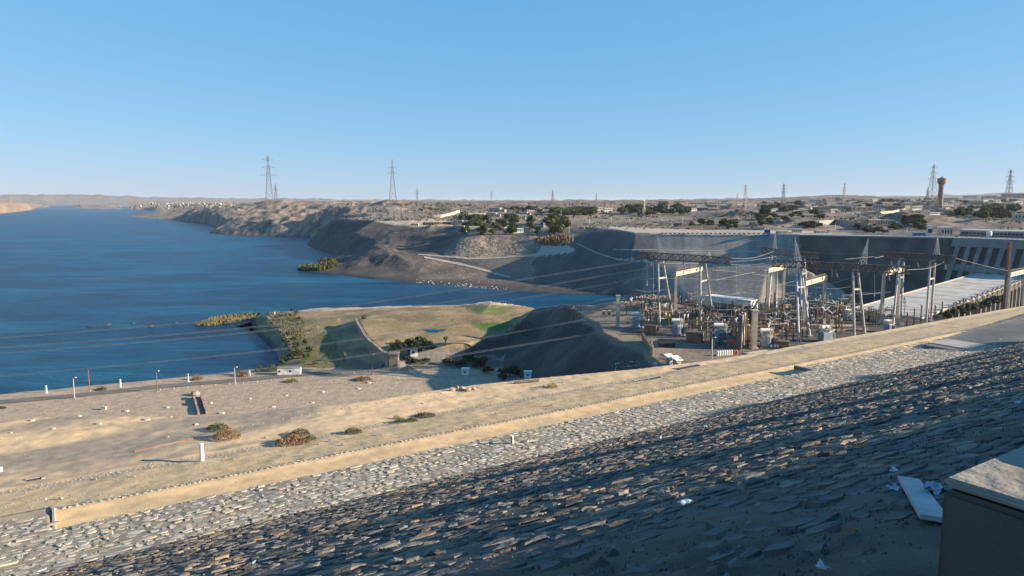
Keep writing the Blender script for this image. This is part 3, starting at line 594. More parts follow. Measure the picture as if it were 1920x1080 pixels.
# ---- pebbles scattered over the sand
pb = MB()
for i in range(2900):
    u = rs.uniform(-8, 95); w = rs.choice((rs.uniform(44.2, 49.5), rs.uniform(44.2, 49.5), rs.uniform(39.5, 64), rs.uniform(34, 40)))
    if w > float(lip(np.array(u))) - .3: continue
    p = UW(u, w, 0); z = dz(p.x, p.y); s = rs.uniform(.02, .07) * (1 + 2 * (rs.random() < .04))
    pb.add([(p.x - s, p.y - s * .6, z - .02), (p.x + s, p.y - s * .8, z - .02), (p.x + s * .2, p.y + s, z - .02), (p.x + rs.uniform(-s, s) * .3, p.y, z + s * 1.1)], [(0, 1, 3), (1, 2, 3), (2, 0, 3)])
k_ = pb.build('pebbles', 'pale_stone', dam_o); k_['kind'] = 'stuff'
# loose gravel between the stones of the slope
pb = MB()
for i in range(9000):
    w = 2.5 + 30 * rs.random() ** 1.3; u = rs.uniform(max(-5, -.09 * w - 2), min(80, 2.6 * w + 4))
    p = UW(u, w, 0); z = float(H - EYE - SL * w); s = rs.uniform(.012, .045)
    if w < 9: s *= .7
    pb.add([(p.x - s, p.y - s * .6, z - .02), (p.x + s, p.y - s * .8, z - .02), (p.x + s * .2, p.y + s, z - .02), (p.x + rs.uniform(-s, s) * .3, p.y, z + s * .9 + .02)], [(0, 1, 3), (1, 2, 3), (2, 0, 3)])
for i in range(5200):                                # chips and clods on the patch of dirt by the parapet
    u = 1.8 + rs.gauss(0, 2.6); w = 3.6 + rs.gauss(0, 2.4)
    if w < 1.3 or w > 9: continue
    p = UW(u, w, 0); z = dz(p.x, p.y); s = rs.uniform(.008, .035) * (1 + 2.2 * (rs.random() < .07)); a0 = rs.uniform(0, 6)
    vs = [(p.x + math.cos(a0 + k * 1.257) * s * rs.uniform(.7, 1.2), p.y + math.sin(a0 + k * 1.257) * s * rs.uniform(.7, 1.2), z - .01) for k in range(5)]
    pb.add(vs + [(p.x + rs.uniform(-s, s) * .4, p.y + rs.uniform(-s, s) * .4, z + s * .8)], [(k, (k + 1) % 5, 5) for k in range(5)])
k_ = pb.build('slope_gravel', 'stone', dam_o); k_['kind'] = 'stuff'
# ---- end walls of the pale strip and of the sand channel
def uwbox(u0, u1, w0, w1, z0, z1):
    return [UW(u0, w0, z0), UW(u1, w0, z0), UW(u1, w1, z0), UW(u0, w1, z0), UW(u0, w0, z1), UW(u1, w0, z1), UW(u1, w1, z1), UW(u0, w1, z1)]
BF = [(3, 2, 1, 0), (4, 5, 6, 7), (0, 1, 5, 4), (1, 2, 6, 5), (2, 3, 7, 6), (3, 0, 4, 7)]
for nm, bx, lb in (('retaining_wall', (59, 59.35, 39.3, 41.3, H - 16.6, H - 15.6), 'dark square end wall where the paved strip steps out over the sand'),
                   ('end_wall', (-.84, -.74, 39.35, 43.25, H - 16.6, H - 15.84), 'thin concrete end wall closing the sand channel on the left'),
                   ('drain_slot', (78, 79.2, 35.3, 38.9, H - 15.5, H - 15.28), 'dark open slot in the pale paved strip near its right end')):  # slot's inner darkness is a dark box set into the strip
    mb = MB(); mb.add(uwbox(*bx), BF); o = mb.build(nm, 'dark_concrete' if nm != 'end_wall' else 'concrete'); tag(o, lb, 'wall' if nm != 'drain_slot' else 'drain')
    if nm == 'drain_slot': o['category'] = 'drain'
# strip end: pale slab with sand
mb = MB(); mb.add(uwbox(79.4, 83.4, 35, 39.2, H - 16, H - 15.2), BF); tag(mb.build('paved_slab', 'concrete'), 'pale flat concrete slab ending the paved strip', 'slab')
# ================================================================ materials for built things
def pm_(n, c, rough=.7, metal=0, c2=None, sc=.5): M[n] = mat(n, c, c2 or tuple(x * .75 for x in c), rough=rough, metal=metal, scale=sc, bump=.05, bscale=4, detail=5)
pm_('white_paint', (.78, .77, .74)); pm_('galvanised', (.47, .45, .42), .6, 0); pm_('rusty_steel', (.16, .12, .09), .8, c2=(.09, .075, .065), sc=1.5)
pm_('cream_concrete', (.55, .47, .36), c2=(.42, .36, .27), sc=.4); pm_('brown_steel', (.34, .17, .09), .6, c2=(.22, .11, .07)); pm_('tank_blue', (.22, .27, .32), .5)
pm_('porcelain', (.20, .11, .07), .3); pm_('yellow_paint', (.55, .42, .06), .5); pm_('red_paint', (.42, .07, .05), .5); pm_('dark_steel', (.07, .065, .06), .6)
pm_('wire', (.42, .40, .36), .5, .3); pm_('glass_dark', (.02, .025, .03), .2); pm_('tower_steel', (.20, .20, .20), .6, .2); pm_('brick', (.22, .13, .09), .9)
pm_('roof_grey', (.48, .455, .41), .8, c2=(.34, .32, .29), sc=.12); pm_('rust_pole', (.25, .12, .07), .8); pm_('blue_paint', (.08, .22, .45), .6)
pm_('house_cream', (.50, .43, .33)); pm_('house_white', (.72, .70, .64)); pm_('house_tan', (.34, .26, .19)); pm_('house_brown', (.22, .15, .11)); pm_('house_grey', (.30, .29, .27)); pm_('house_pink', (.42, .29, .22))
pm_('road', (.17, .155, .14), .9, c2=(.13, .12, .11), sc=.2); pm_('boulder', (.40, .31, .22), .95, c2=(.24, .18, .13), sc=.8); pm_('pale_rock', (.55, .49, .40), .9, c2=(.40, .35, .28), sc=2)
# ================================================================ concrete wall of the tailrace with the intake buttresses
wl_ = empty('tailrace_wall', (WT[1].x, WT[1].y, 0), 0, 'tall dark concrete wall with two rows of deep bays at its right end', 'wall'); o3 = Vector((WT[1].x, WT[1].y, 0))
def wall_seg(a, b, n, bat, name, mi):
    k = 24; mb = MB(); vs = []
    for i in range(k + 1):
        p = a.lerp(b, i / k)
        for z in (ZW, ZW - 1.2, 40, 20, 0, -3): q = p + n * bat * (ZW - z); vs.append(Vector((q.x, q.y, z)) - o3)
    f = [(i * 6 + j, i * 6 + j + 1, (i + 1) * 6 + j + 1, (i + 1) * 6 + j) for i in range(k) for j in range(5)]
    mb.add(vs, f); return mb.build(name, mi, wl_)
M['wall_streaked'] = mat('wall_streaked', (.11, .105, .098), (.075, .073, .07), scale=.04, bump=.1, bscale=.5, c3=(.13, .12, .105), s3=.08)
wall_seg(WT[0], WT[1], WN[0], .30, 'wall_face', 'wall_streaked'); wall_seg(WT[1], WT[2], WN[1], .62, 'bay_face', 'dark_steel')  # bay backs near black, shade of the deep bays put into the colour
d2 = Vector((.6, -.8, 0)); n2_ = WN[1]; bat = .62
def slab(u0, u1, z0, z1, proud, name, m='wall_streaked', off=.1):
    mb = MB(); vs = []
    for z in (z0, z1):
        for u, q in ((u0, off), (u1, off), (u1, proud), (u0, proud)):
            p = WT[1] + d2 * u + n2_ * (bat * (ZW - z) + q); vs.append(Vector((p.x, p.y, z)) - o3)
    mb.add(vs, [(3, 2, 1, 0), (4, 5, 6, 7), (0, 1, 5, 4), (1, 2, 6, 5), (2, 3, 7, 6), (3, 0, 4, 7)]); return mb.build(name, m, wl_)
M['pier_concrete'] = mat('pier_concrete', (.24, .225, .20), (.17, .16, .145), scale=.1, bump=.1, bscale=.5)
slab(0, 108, 50.5, 57.3, 2.4, 'top_band', 'pier_concrete'); slab(0, 108, 31, 36, 2.2, 'middle_band', 'pier_concrete'); slab(0, 108, 5, 12, 2.2, 'lower_band')
for i in range(13): slab(4 + i * 8.2, 7.4 + i * 8.2, 3, 50.3, 2.9, 'buttress', 'pier_concrete')
mb = MB()
for a, b_, n in ((WT[0], WT[1], WN[0]), (WT[1], WT[2], WN[1])):
    q = [a - n * 13 - o3, b_ - n * 13 - o3, b_ + n * 1 - o3, a + n * 1 - o3]
    vs = [Vector((p.x, p.y, ZW - .9)) for p in q] + [Vector((p.x, p.y, ZW + .25)) for p in q]
    mb.add(vs, BF)
mb.build('deck', 'concrete', wl_)
rl = MB()
for a, b_ in ((btop[4], btop[5]), (WT[0], WT[1]), (WT[1], WT[2])):
    k = 30
    for i in range(k + 1): p = a.lerp(b_, i / k); z = (p.z if a is btop[4] else ZW) + .3; rl.beam(p - o3 * 1 + Vector((0, 0, z - p.z)), p - o3 + Vector((0, 0, z - p.z + 1.2)), .25)
    rl.beam(Vector((a.x, a.y, (a.z if a is btop[4] else ZW) + 1.4)) - o3, Vector((b_.x, b_.y, (b_.z if a is btop[4] else ZW) + 1.4)) - o3, .18)
tag(rl.build('guard_rail', 'white_paint', None, o3), 'white guard rail with many small posts along the crest of the wall', 'railing')
# block row along the bank crest
for i in range(24):
    p = btop[4].lerp(btop[5], i / 23); mb = MB(); mb.box(-.9, .9, -.6, .6, -.2, .75); mb.box(-1.05, 1.05, -.7, .7, .75, 1.0)
    o = mb.build('crest_block', 'dark_concrete', None, (p.x, p.y - 1.5, p.z)); tag(o, 'x', 'block', 'small dark blocks along the crest of the cut slope')
rank([o for o in COL.objects if o.name.startswith('crest_block')], 'small dark block on the bank crest, %s counted from the left')
# white chute piece at the wall top
mb = MB(); c = WT[1] + d2 * 2 - o3; mb.add([c + Vector((-3, -1, .3)), c + Vector((3, -3, .3)), c + Vector((1.0, -4.2, -6.5)) , c + Vector((-3, 1, .3)), c + Vector((3, -1, .3)), c + Vector((1.0, -2.2, -6.5))], [(0, 2, 1), (3, 4, 5), (0, 1, 4, 3), (1, 2, 5, 4), (2, 0, 3, 5)])
tag(mb.build('chute_panel', 'white_paint', None, o3), 'white triangular panel hanging from the wall top by the first bay', 'panel')
# ================================================================ power house
A_ = PZ(1600, 590, 30); dirp = Vector((.7071, .7071, 0)); per = Vector((.7071, -.7071, 0)); LN = 345; WD = 33
A_ = Vector((182, 377, 0)); ang = math.pi / 4
ph = empty('power_house', A_, ang, 'very long low power house with a pale slab roof running to the wall', 'power station')
mb = MB(); mb.box(0, LN, -WD, 0, -2, 29.2); mb.build('wall', 'concrete', ph)
for i in range(30):
    mb = MB(); x0 = i * LN / 30; mb.box(x0 + .12, x0 + LN / 30 - .12, -WD - 1.0, 1.0, 29.2, 30.2 + (.10 if i % 2 else 0)); mb.build('roof_slab', 'roof_grey', ph)
mb = MB(); mb.box(0, LN, .5, 1.0, 30.3, 31.1); mb.build('parapet', 'concrete', ph)
for i in range(26):
    mb = MB(); x0 = 8 + i * 13; mb.box(x0, x0 + 2.2, -WD - 3.4, -WD - .02, 0, 28); mb.box(x0 - .4, x0 + 2.6, -WD - 4.0, -WD - .02, 28, 29.1); mb.build('pier', 'dark_concrete', ph)
# transformer bay frames on the side of the power house
bay0 = []
for i in range(24):
    if i == 0:
        r_ = empty('bay_frame', (0, 0, 0), 0, 'x', 'frame', 'small cream frames along the power house roof edge')
        mb = MB()
        for x in (-2.2, 2.2):
            for y in (-1.2, 1.2): mb = MB(); mb.box(x - .3, x + .3, y - .3, y + .3, 0, 6.5); mb.build('post', 'cream_concrete', r_)
        mb = MB(); mb.box(-2.8, 2.8, -1.6, 1.6, 6.5, 7.1); mb.build('cap', 'cream_concrete', r_)
        mb = MB()
        for x in (-1.4, 0, 1.4): mb.lathe((x, 0, 7.1), [(.3, 0), (.45, .5), (.2, .7), (.45, 1.1), (.2, 1.3), (.4, 1.7), (.12, 2.4)], 6)
        mb.build('insulator', 'porcelain', r_); f0 = r_; q = r_
    else: q = copy_tree(f0)
    p = A_ + dirp * (28 + i * 12.5) + per * (WD + 8); q.scale = (.75, .75, .62); q.location = (p.x, p.y, 29.6 if i < 40 else 30); q.rotation_euler = (0, 0, ang); bay0.append(q)
rank(bay0, 'small cream insulator frame beside the power house, %s from the left')
# parapet of the platform behind the yard
a = PZ(1536, 576, 30); b_ = PZ(1660, 602, 30); mb = MB(); d = (b_ - a); L_ = d.length; mb.box(0, L_, -.5, .5, -1, 3.0); mb.box(0, L_, -.9, .9, 3.0, 3.7)
for i in range(14): mb.beam((i * L_ / 13, 0, 3.7), (i * L_ / 13, 0, 5.2), .18)
mb.beam((0, 0, 5.2), (L_, 0, 5.2), .14); o = mb.build('parapet_wall', 'cream_concrete', None, a); o.rotation_euler = (0, 0, math.atan2(d.y, d.x)); tag(o, 'long pale parapet wall with a railing behind the switchyard', 'wall')
# ================================================================ substation gantries
def lattice(mb, a, b, w, h, n, th=.28, th2=.2):     # box truss from a to b
    a = Vector(a); b = Vector(b); d = (b - a).normalized(); s = d.cross(Vector((0, 0, 1))).normalized() * w / 2; u = Vector((0, 0, h))
    P = [[a.lerp(b, i / n) + k for k in (s, -s, -s + u, s + u)] for i in range(n + 1)]
    for k in range(4): mb.beam(P[0][k], P[n][k], th)
    for i in range(n):
        for k in range(4):
            k2 = (k + 1) % 4; mb.beam(P[i][k], P[i + 1][k2] if i % 2 else P[i + 1][k2], th2)
            if i % 2: mb.beam(P[i][k2], P[i + 1][k], th2)
        for k in range(4): mb.beam(P[i][k], P[i][(k + 1) % 4], th2)
def spire_mb(h, w0, lean, n=7):
    mb = MB(); top = Vector((lean[0], lean[1], h)); L0 = [Vector((x * w0 / 2, y * w0 / 2, 0)) for x, y in ((1, 1), (-1, 1), (-1, -1), (1, -1))]
    P = [[l.lerp(top, i / n) for l in L0] for i in range(n)]
    for k in range(4): mb.beam(L0[k], top, .17, .08)
    for i in range(n - 1):
        for k in range(4): mb.beam(P[i][k], P[i + 1][(k + 1) % 4], .09); mb.beam(P[i][k], P[i][(k + 1) % 4], .09)
    return mb
def gantry(label, bl, br, hb, columns, spires, nb=16, wid=2.6, metal='rusty_steel'):
    base = PZ(*columns[0][0], 30); r = empty('gantry', base, 0, label, 'gantry', 'steel gantries of the switchyard')
    a = PY(*bl); b = PY(*br); mb = MB(); lattice(mb, a - base - Vector((0, 0, hb)), b - base - Vector((0, 0, hb)), wid, hb, nb, .3, .2); mb.build('lattice_beam', metal, r)
    zt = (a.z + b.z) / 2 - hb - .0
    for foot, foot2, topx in columns:
        f1 = PZ(*foot, 30) - base; f2 = PZ(*foot2, 30) - base; Y = f1.y + base.y
        tx = a.lerp(b, (topx - bl[0]) / (br[0] - bl[0])) - base; t1 = Vector((tx.x - 1.1, tx.y, tx.z - hb)); t2 = Vector((tx.x + 1.1, tx.y, tx.z - hb))
        if foot2[0] < foot[0]: t1, t2 = t2, t1
        for f, t in ((f1, t1), (f2, t2)):
            mb = MB(); mb.tube(f - Vector((0, 0, .5)), t, .52, .44, 12); mb.build('leg', 'galvanised', r)
        mb = MB(); m1 = f1.lerp(t1, .72); m2 = f2.lerp(t2, .72); mb.beam(m1, m2, .7); mb.build('crossbar', 'galvanised', r); mb = MB(); mb.beam(t1, t2, 1.0); mb.build('head_bar', 'galvanised', r)
        for f in (f1, f2): mb = MB(); mb.box(f.x - 1.1, f.x + 1.1, f.y - 1.1, f.y + 1.1, -.3, .7); mb.build('footing', 'concrete', r)
    for px, top, w0 in spires:
        p = a.lerp(b, (px - bl[0]) / (br[0] - bl[0])) - base; sc = (a.y / FOC); h = (top[1]) * sc
        o = spire_mb(h, w0, (top[0] * sc, 0)).build('spire', 'galvanised', r, p)
    # strings of disc insulators hanging from the beam
    for i in range(5):
        p = a.lerp(b, (i + .6) / 5.4) - base - Vector((0, 0, hb)); mb = MB(); d = Vector(((-1) ** i * 1.2, 0, -3.6))
        for k in range(9): q = p + d * (k / 9); mb.tube(q, q + d * .05, .32, .32, 6)
        mb.tube(p, p + d, .07, .07, 4); mb.build('insulator_string', 'porcelain', r)
    return r
g1 = gantry('nearest left steel gantry on two white A-frames with a leaning lattice spire', (1200, 472, 331), (1372, 483, 312), 2.9, [((1237, 612), (1263, 602), 1240), ((1314, 621), (1338, 602), 1320)], [(1243, (-10, 33), 2.4), (1330, (1, 9), 1.4)])
g2 = gantry('long rusty steel gantry in the middle of the switchyard, on two A-frames', (1449, 487, 322), (1706, 500, 294), 3.0, [((1498, 640), (1519, 632), 1502), ((1602, 632), (1622, 627), 1610)], [(1500, (-8, 44), 2.4), (1622, (8, 46), 2.4)], 22)
g3 = gantry('far steel gantry behind the long one, its left half above the portals', (1428, 464, 385), (1536, 475, 372), 2.8, [((1455, 592), (1440, 589), 1453), ((1503, 598), (1515, 596), 1506)], [(1453, (0, 32), 1.8)], 12)
g4 = gantry('rightmost steel gantry on two A-frames in front of the dark wall', (1655, 472, 345), (1792, 480, 330), 3.0, [((1689, 608), (1674, 613), 1692), ((1745, 602), (1736, 609), 1751)], [(1757, (0, 36), 2.0)], 14)
# ---- concrete portals with a holed lintel
def portal(label, pa, pb, topa, topb):
    a = PZ(*pa, 30); b = PZ(*pb, 30); r = empty('portal_frame', a, 0, label, 'portal', 'concrete portal frames of the switchyard')
    ta = PY(*topa, a.y); tb = PY(*topb, b.y); h1 = ta.z - 30; h2 = tb.z - 30; h = (h1 + h2) / 2; d = b - a
    for q in (Vector((0, 0, 0)), d):
        mb = MB(); mb.box(q.x - .55, q.x + .55, q.y - .8, q.y + .8, -.4, h - 2.2); mb.box(q.x - .95, q.x + .95, q.y - 1.3, q.y + 1.3, -.4, 1.0); mb.build('post', 'cream_concrete', r)
    mb = MB(); L_ = d.length; dn = d.normalized(); s = dn.cross(Vector((0, 0, 1))) * .6
    def bx(u0, u1, z0, z1):
        vs = []
        for z in (z0, z1):
            for u, k in ((u0, -1), (u1, -1), (u1, 1), (u0, 1)): p = dn * u + s * k; vs.append((p.x, p.y, z))
        mb.add(vs, BF)
    bx(-1.2, L_ + 1.2, h - 2.2, h - 1.75); bx(-1.2, L_ + 1.2, h - .5, h)
    n = 4
    for i in range(n):
        u0 = -1.2 + (L_ + 2.4) * i / n + (.6 if i else 0); u1 = -1.2 + (L_ + 2.4) * (i + 1) / n - (.6 if i < n - 1 else 0); bx(u0, u1, h - 1.747, h - .503)
    mb.build('lintel', 'cream_concrete', r)
    mb = MB(); lattice(mb, Vector((0, 0, h + .1)), Vector((d.x, d.y, h + .1)), 1.0, .9, 6, .12, .1); mb.build('top_rack', 'rusty_steel', r)
    return r
portal('leftmost cream concrete portal, standing between the two white A-frames', (1265, 606), (1311, 590), (1265, 511), (1311, 498))
portal('narrow cream portal left of the long rusty gantry', (1437, 594), (1467, 583), (1437, 504), (1467, 495))
portal('cream portal with dark posts just right of the tallest column', (1506, 617), (1543, 601), (1506, 527), (1543, 516))
portal('cream portal before the dark wall, left of the rightmost gantry', (1652, 606), (1681, 595), (1652, 510), (1681, 500))
portal('cream portal at the right edge of the photo above the sand', (1887, 596), (1917, 585), (1887, 513), (1917, 502))
# tall single posts
def post(label, px, pb, pt, w, m='cream_concrete', name='concrete_post', cat='post'):
    a = PZ(px, pb, 30); t = PY(px, pt, a.y); h = t.z - 30; mb = MB(); mb.box(-w / 2, w / 2, -w * .7, w * .7, -.5, h); mb.box(-w * .7, w * .7, -w * .9, w * .9, h, h + .4); mb.box(-w * .8, w * .8, -w, w, -.5, .7)
    o = mb.build(name, m, None, a); return tag(o, label, cat)
post('thick square concrete post alone at the left edge of the platform', 1158, 614, 555, 1.5)
post('thick square concrete post right of the cream blast wall', 1413, 654, 583, 1.7)
post('tall dark rusty post before the roof at the far right', 1882, 594, 455, 1.1, 'rust_pole')
# blast wall
a = PZ(1386, 656, 30); r = empty('blast_wall', a, R(64), 'cream concrete blast wall of tall panels between two transformers', 'wall')
for i in range(2):
    mb = MB(); mb.box(i * 6.4, i * 6.4 + 5.8, -.35, .35, -.3, 13.2); mb.build('panel', 'cream_concrete', r)
for i in range(3): mb = MB(); mb.box(-.4 + i * 6.3, .15 + i * 6.3, -.8, .8, -.3, 13.8); mb.build('post', 'dark_concrete', r)
mb = MB(); mb.beam((.2, -.75, 13), (6, -.75, .2), .3); mb.beam((6.5, -.75, 13), (12, -.75, .2), .3); mb.build('brace', 'rusty_steel', r)
# ---- transformers
def transformer(px, py, label, rz, s=1.0, rect=False):
    a = PZ(px, py, 30); r = empty('transformer', a, rz, label, 'transformer', 'big oil transformers in the switchyard'); s *= .9; r.scale = (s, s, s)
    mb = MB()
    if rect: mb.box(-2.6, 2.6, -1.8, 1.8, .5, 4.2)
    else: mb.lathe((0, 0, .5), [(1.9, 0), (2.0, .3), (2.0, 3.6), (1.8, 4.0), (.9, 4.3)], 14)
    mb.build('tank', 'tank_blue', r)
    mb = MB(); mb.tube((-2.2, .3, 6.1), (1.8, .3, 6.1), .75, .75, 10); cons = mb.build('conservator', 'white_paint', r)
    mb = MB(); mb.beam((-1.5, .3, 4.2), (-1.5, .3, 5.5), .25); mb.beam((1.2, .3, 4.2), (1.2, .3, 5.5), .25); mb.build('bracket', 'white_paint', cons)
    for i, (x, y, lx) in enumerate(((.6, -.8, 1.6), (1.6, 0, 2.6), (.4, .9, 1.2))):
        mb = MB(); b0 = Vector((x, y, 4.2)); d = Vector((lx * .35, y * .3, 3.2))
        for k in range(8): q = b0 + d * (k / 8); mb.tube(q, q + d * .06, .34 - .02 * k, .34 - .02 * k, 7)
        mb.tube(b0, b0 + d * 1.1, .12, .1, 5); mb.build('bushing', 'house_cream', r)
    for i in range(3):
        mb = MB()
        for k in range(6): mb.box(2.3 + .18 * k, 2.38 + .18 * k, -1.9 + i * 1.35, -.8 + i * 1.35, .9, 3.6)
        mb.tube((2.0, -1.35 + i * 1.35, 3.7), (3.4, -1.35 + i * 1.35, 3.7), .16, .16, 6); mb.tube((2.0, -1.35 + i * 1.35, 1.0), (3.4, -1.35 + i * 1.35, 1.0), .16, .16, 6)
        mb.build('radiator', 'house_grey', r)
    for i, x in enumerate((1.0, 2.2, 3.2)):
        mb = MB(); mb.tube((x, -2.5, .9), (x, -1.9, .9), .42, .42, 9); mb.build('pump', 'white_paint', r)
    mb = MB(); mb.box(-2.4, 3.6, -2.1, 2.1, 0, .5); mb.build('plinth', 'dark_concrete', r)
    mb = MB(); mb.beam((-.5, -2, 4.1), (3.6, -1.2, 5.0), .2); mb.beam((0, 1.4, 4.3), (3.2, .6, 5.6), .2); mb.beam((2.2, -1.6, .6), (2.2, -1.6, 5.2), .15); mb.beam((3.5, 1.2, .6), (3.5, 1.2, 4.6), .15)
    mb.build('pipework', 'yellow_paint' if int(px) % 2 else 'white_paint', r)
    return r
transformer(1194, 616, 'leftmost transformer with a white conservator on top, before a brown shed', 0, 1.25)
transformer(1270, 630, 'second transformer from the left, blue tank under a white cylinder', 0, 1.25)
transformer(1350, 643, 'rounded blue transformer tank just left of the cream blast wall', 0, 1.35)
transformer(1437, 651, 'transformer right of the cream blast wall, close to the sand', 0, 1.25)
transformer(1548, 640, 'flat blue transformer at the sand edge right of the tall column', .3, 1.1, True)
transformer(1522, 604, 'small distant transformer behind the tallest column', .2, .9, True)
transformer(1590, 600, 'small distant transformer left of the right A-frame', .1, .9, True)
transformer(1664, 622, 'transformer standing before the rightmost portal', .1, .9)
def shed(px, py, w, d, h, m, label, rz=0, name='shed', roofm='rusty_steel'):
    a = PZ(px, py, 30); r = empty(name, a, rz, label, 'shed'); mb = MB(); mb.box(-w / 2, w / 2, -d / 2, d / 2, -.2, h); mb.build('wall', m, r)
    mb = MB(); mb.box(-w / 2 - .3, w / 2 + .3, -d / 2 - .3, d / 2 + .3, h, h + .3); mb.build('roof', roofm, r)
    mb = MB(); mb.box(w / 2 - .05, w / 2 + .06, -d * .1, d * .15, .1, h * .8); mb.build('door', 'brown_steel', r)
    mb = MB(); mb.box(w / 2 - .05, w / 2 + .1, -d * .38, -d * .2, h * .4, h * .85); mb.build('panel', 'dark_steel', r); return r
shed(1222, 624, 5.5, 5, 3.4, 'brown_steel', 'brown radiator housing beside the leftmost transformer', -.5)
shed(1303, 640, 6, 5.5, 3.7, 'brown_steel', 'brown radiator housing beside the second transformer', -.5)
shed(1374, 652, 5, 4, 4.2, 'brown_steel', 'dark brown housing touching the cream blast wall', -.3)
shed(1530, 590, 4, 3, 2.8, 'red_paint', 'small red housing behind the tallest column', -.3)
shed(1466, 652, 5, 4, 2.6, 'brown_steel', 'low brown housing right of the last near transformer', -.4)
shed(1510, 655, 3, 2.4, 2.2, 'brown_steel', 'low brown box at the foot of the tallest column', -.4)
shed(1225, 577, 5, 4, 2.8, 'blue_paint', 'pale blue hut with a light roof far back on the platform', 0, roofm='house_white')
shed(1250, 650, 6, 3, 1.6, 'dark_steel', 'low flat table of rusty sheet at the yard edge', .2, roofm='brown_steel')
# white open hall
a = PZ(1322, 579, 30); b_ = PZ(1407, 590, 30); d = b_ - a; r = empty('white_hall', a, math.atan2(d.y, d.x), 'long white hall with open bays at the back of the switchyard', 'hall'); L_ = d.length; hh = 7.0
mb = MB(); mb.box(0, L_, 0, 7, 4.2, hh); mb.box(0, L_, 6.6, 7, 0, 4.2); mb.box(0, 2, 0, .5, 0, 4.2); mb.build('wall', 'house_white', r)
mb = MB(); mb.box(-.4, L_ + .4, -.5, 7.5, hh, hh + .4); mb.build('roof', 'white_paint', r)
for i in range(7): mb = MB(); mb.box(i * L_ / 6 - .25, i * L_ / 6 + .25, 0.05, .5, 0, 4.2); mb.build('pillar', 'house_white', r)
mb = MB(); mb.box(L_ - .3, L_ + .05, 0, 7, 0, 4.2); mb.build('end_wall', 'white_paint', r)
for i in range(3): mb = MB(); mb.box(L_ + .05, L_ + .12, 1 + i * 2, 2 + i * 2, 1.2, 2.8); mb.build('window', 'glass_dark', r)
# cabinet on legs
a = PZ(1132, 606, 30); r = empty('cabinet', a, 0, 'two small cabinets on thin legs at the left end of the platform', 'cabinet')
for x in (0, 2.6):
    mb = MB(); mb.box(x - .8, x + .8, -.6, .6, 3.6, 6.2); mb.build('box', 'house_cream', r); mb = MB(); mb.box(x - .55, x + .55, -.66, -.55, 4, 5.8); mb.build('door', 'dark_steel', r)
    for q in (x - .6, x + .6): mb = MB(); mb.beam((q, 0, 0), (q, 0, 3.6), .2); mb.build('leg', 'house_cream', r)
# ---- small switchgear: four kinds copied over the yard
def kind_post():
    r = empty('insulator_post', (0, 0, 0)); mb = MB(); mb.beam((0, 0, -.3), (0, 0, 2.6), .45); mb.build('support', 'dark_steel', r)
    mb = MB(); mb.lathe((0, 0, 2.6), [(.2, 0)] + [(.36 if k % 2 else .2, .2 + k * .18) for k in range(16)] + [(.25, 3.3)], 7); mb.build('insulator', 'porcelain', r)
    mb = MB(); mb.tube((0, 0, 5.9), (0, 0, 6.2), .5, .5, 8); mb.build('cap', 'galvanised', r); return r
def kind_switch():
    r = empty('disconnector', (0, 0, 0))
    for x in (-1.8, 1.8):
        mb = MB(); mb.beam((x, 0, -.3), (x, 0, 3.2), .3); mb.build('leg', 'dark_steel', r)
        mb = MB(); mb.lathe((x, 0, 3.4), [(.15, 0)] + [(.3 if k % 2 else .16, .15 + k * .18) for k in range(12)], 6); mb.build('insulator', 'porcelain', r)
    mb = MB(); mb.beam((-2.6, 0, 3.3), (2.6, 0, 3.3), .3); mb.build('frame', 'rusty_steel', r); mb = MB(); mb.tube((-2.9, 0, 5.7), (2.9, .3, 5.8), .12, .12, 6); mb.build('blade', 'galvanised', r); return r
def kind_breaker():
    r = empty('circuit_breaker', (0, 0, 0)); mb = MB(); mb.box(-.9, .9, -.7, .7, .2, 2.0); mb.build('box', 'house_cream', r); mb = MB()
    for x in (-.7, .7):
        for y in (-.5, .5): mb.beam((x, y, -.3), (x, y, .2), .2)
    mb.build('foot', 'dark_steel', r); mb = MB(); mb.lathe((0, 0, 2.0), [(.25, 0)] + [(.42 if k % 2 else .25, .15 + k * .2) for k in range(12)], 7); mb.build('column', 'porcelain', r)
    for s in (-1, 1):
        mb = MB(); a = Vector((0, 0, 4.6)); b = Vector((s * 1.7, 0, 5.9))
        for k in range(6): q = a.lerp(b, k / 6); mb.tube(q, a.lerp(b, (k + .5) / 6), .3, .3, 6)
        mb.tube(a, b, .12, .12, 5); mb.build('chamber', 'white_paint', r)
    return r
def kind_rack():
    r = empty('bus_support', (0, 0, 0)); mb = MB()
    for x in (-2, 2): mb.beam((x, 0, -.3), (x, 0, 5.2), .32)
    mb.build('leg', 'rusty_steel', r); mb = MB(); mb.beam((-2.8, 0, 5.2), (2.8, 0, 5.2), .4); mb.build('crossbeam', 'rusty_steel', r)
    for x in (-2.4, 0, 2.4): mb = MB(); mb.lathe((x, 0, 5.4), [(.14, 0)] + [(.28 if k % 2 else .15, .12 + k * .16) for k in range(9)], 6); mb.build('insulator', 'porcelain', r)
    return r
def kind_yellow():
    r = empty('marker_pole', (0, 0, 0)); mb = MB(); mb.tube((0, 0, -.3), (0, 0, 4.5), .35, .35, 8); mb.build('lower_pole', 'yellow_paint', r)
    mb = MB(); mb.tube((0, 0, 4.5), (0, 0, 8.5), .3, .2, 8); mb.build('upper_pole', 'dark_steel', r); mb = MB(); mb.box(-.6, .6, -.2, .2, 3.2, 3.9); mb.build('arm', 'yellow_paint', r); return r
rs = random.Random(11)
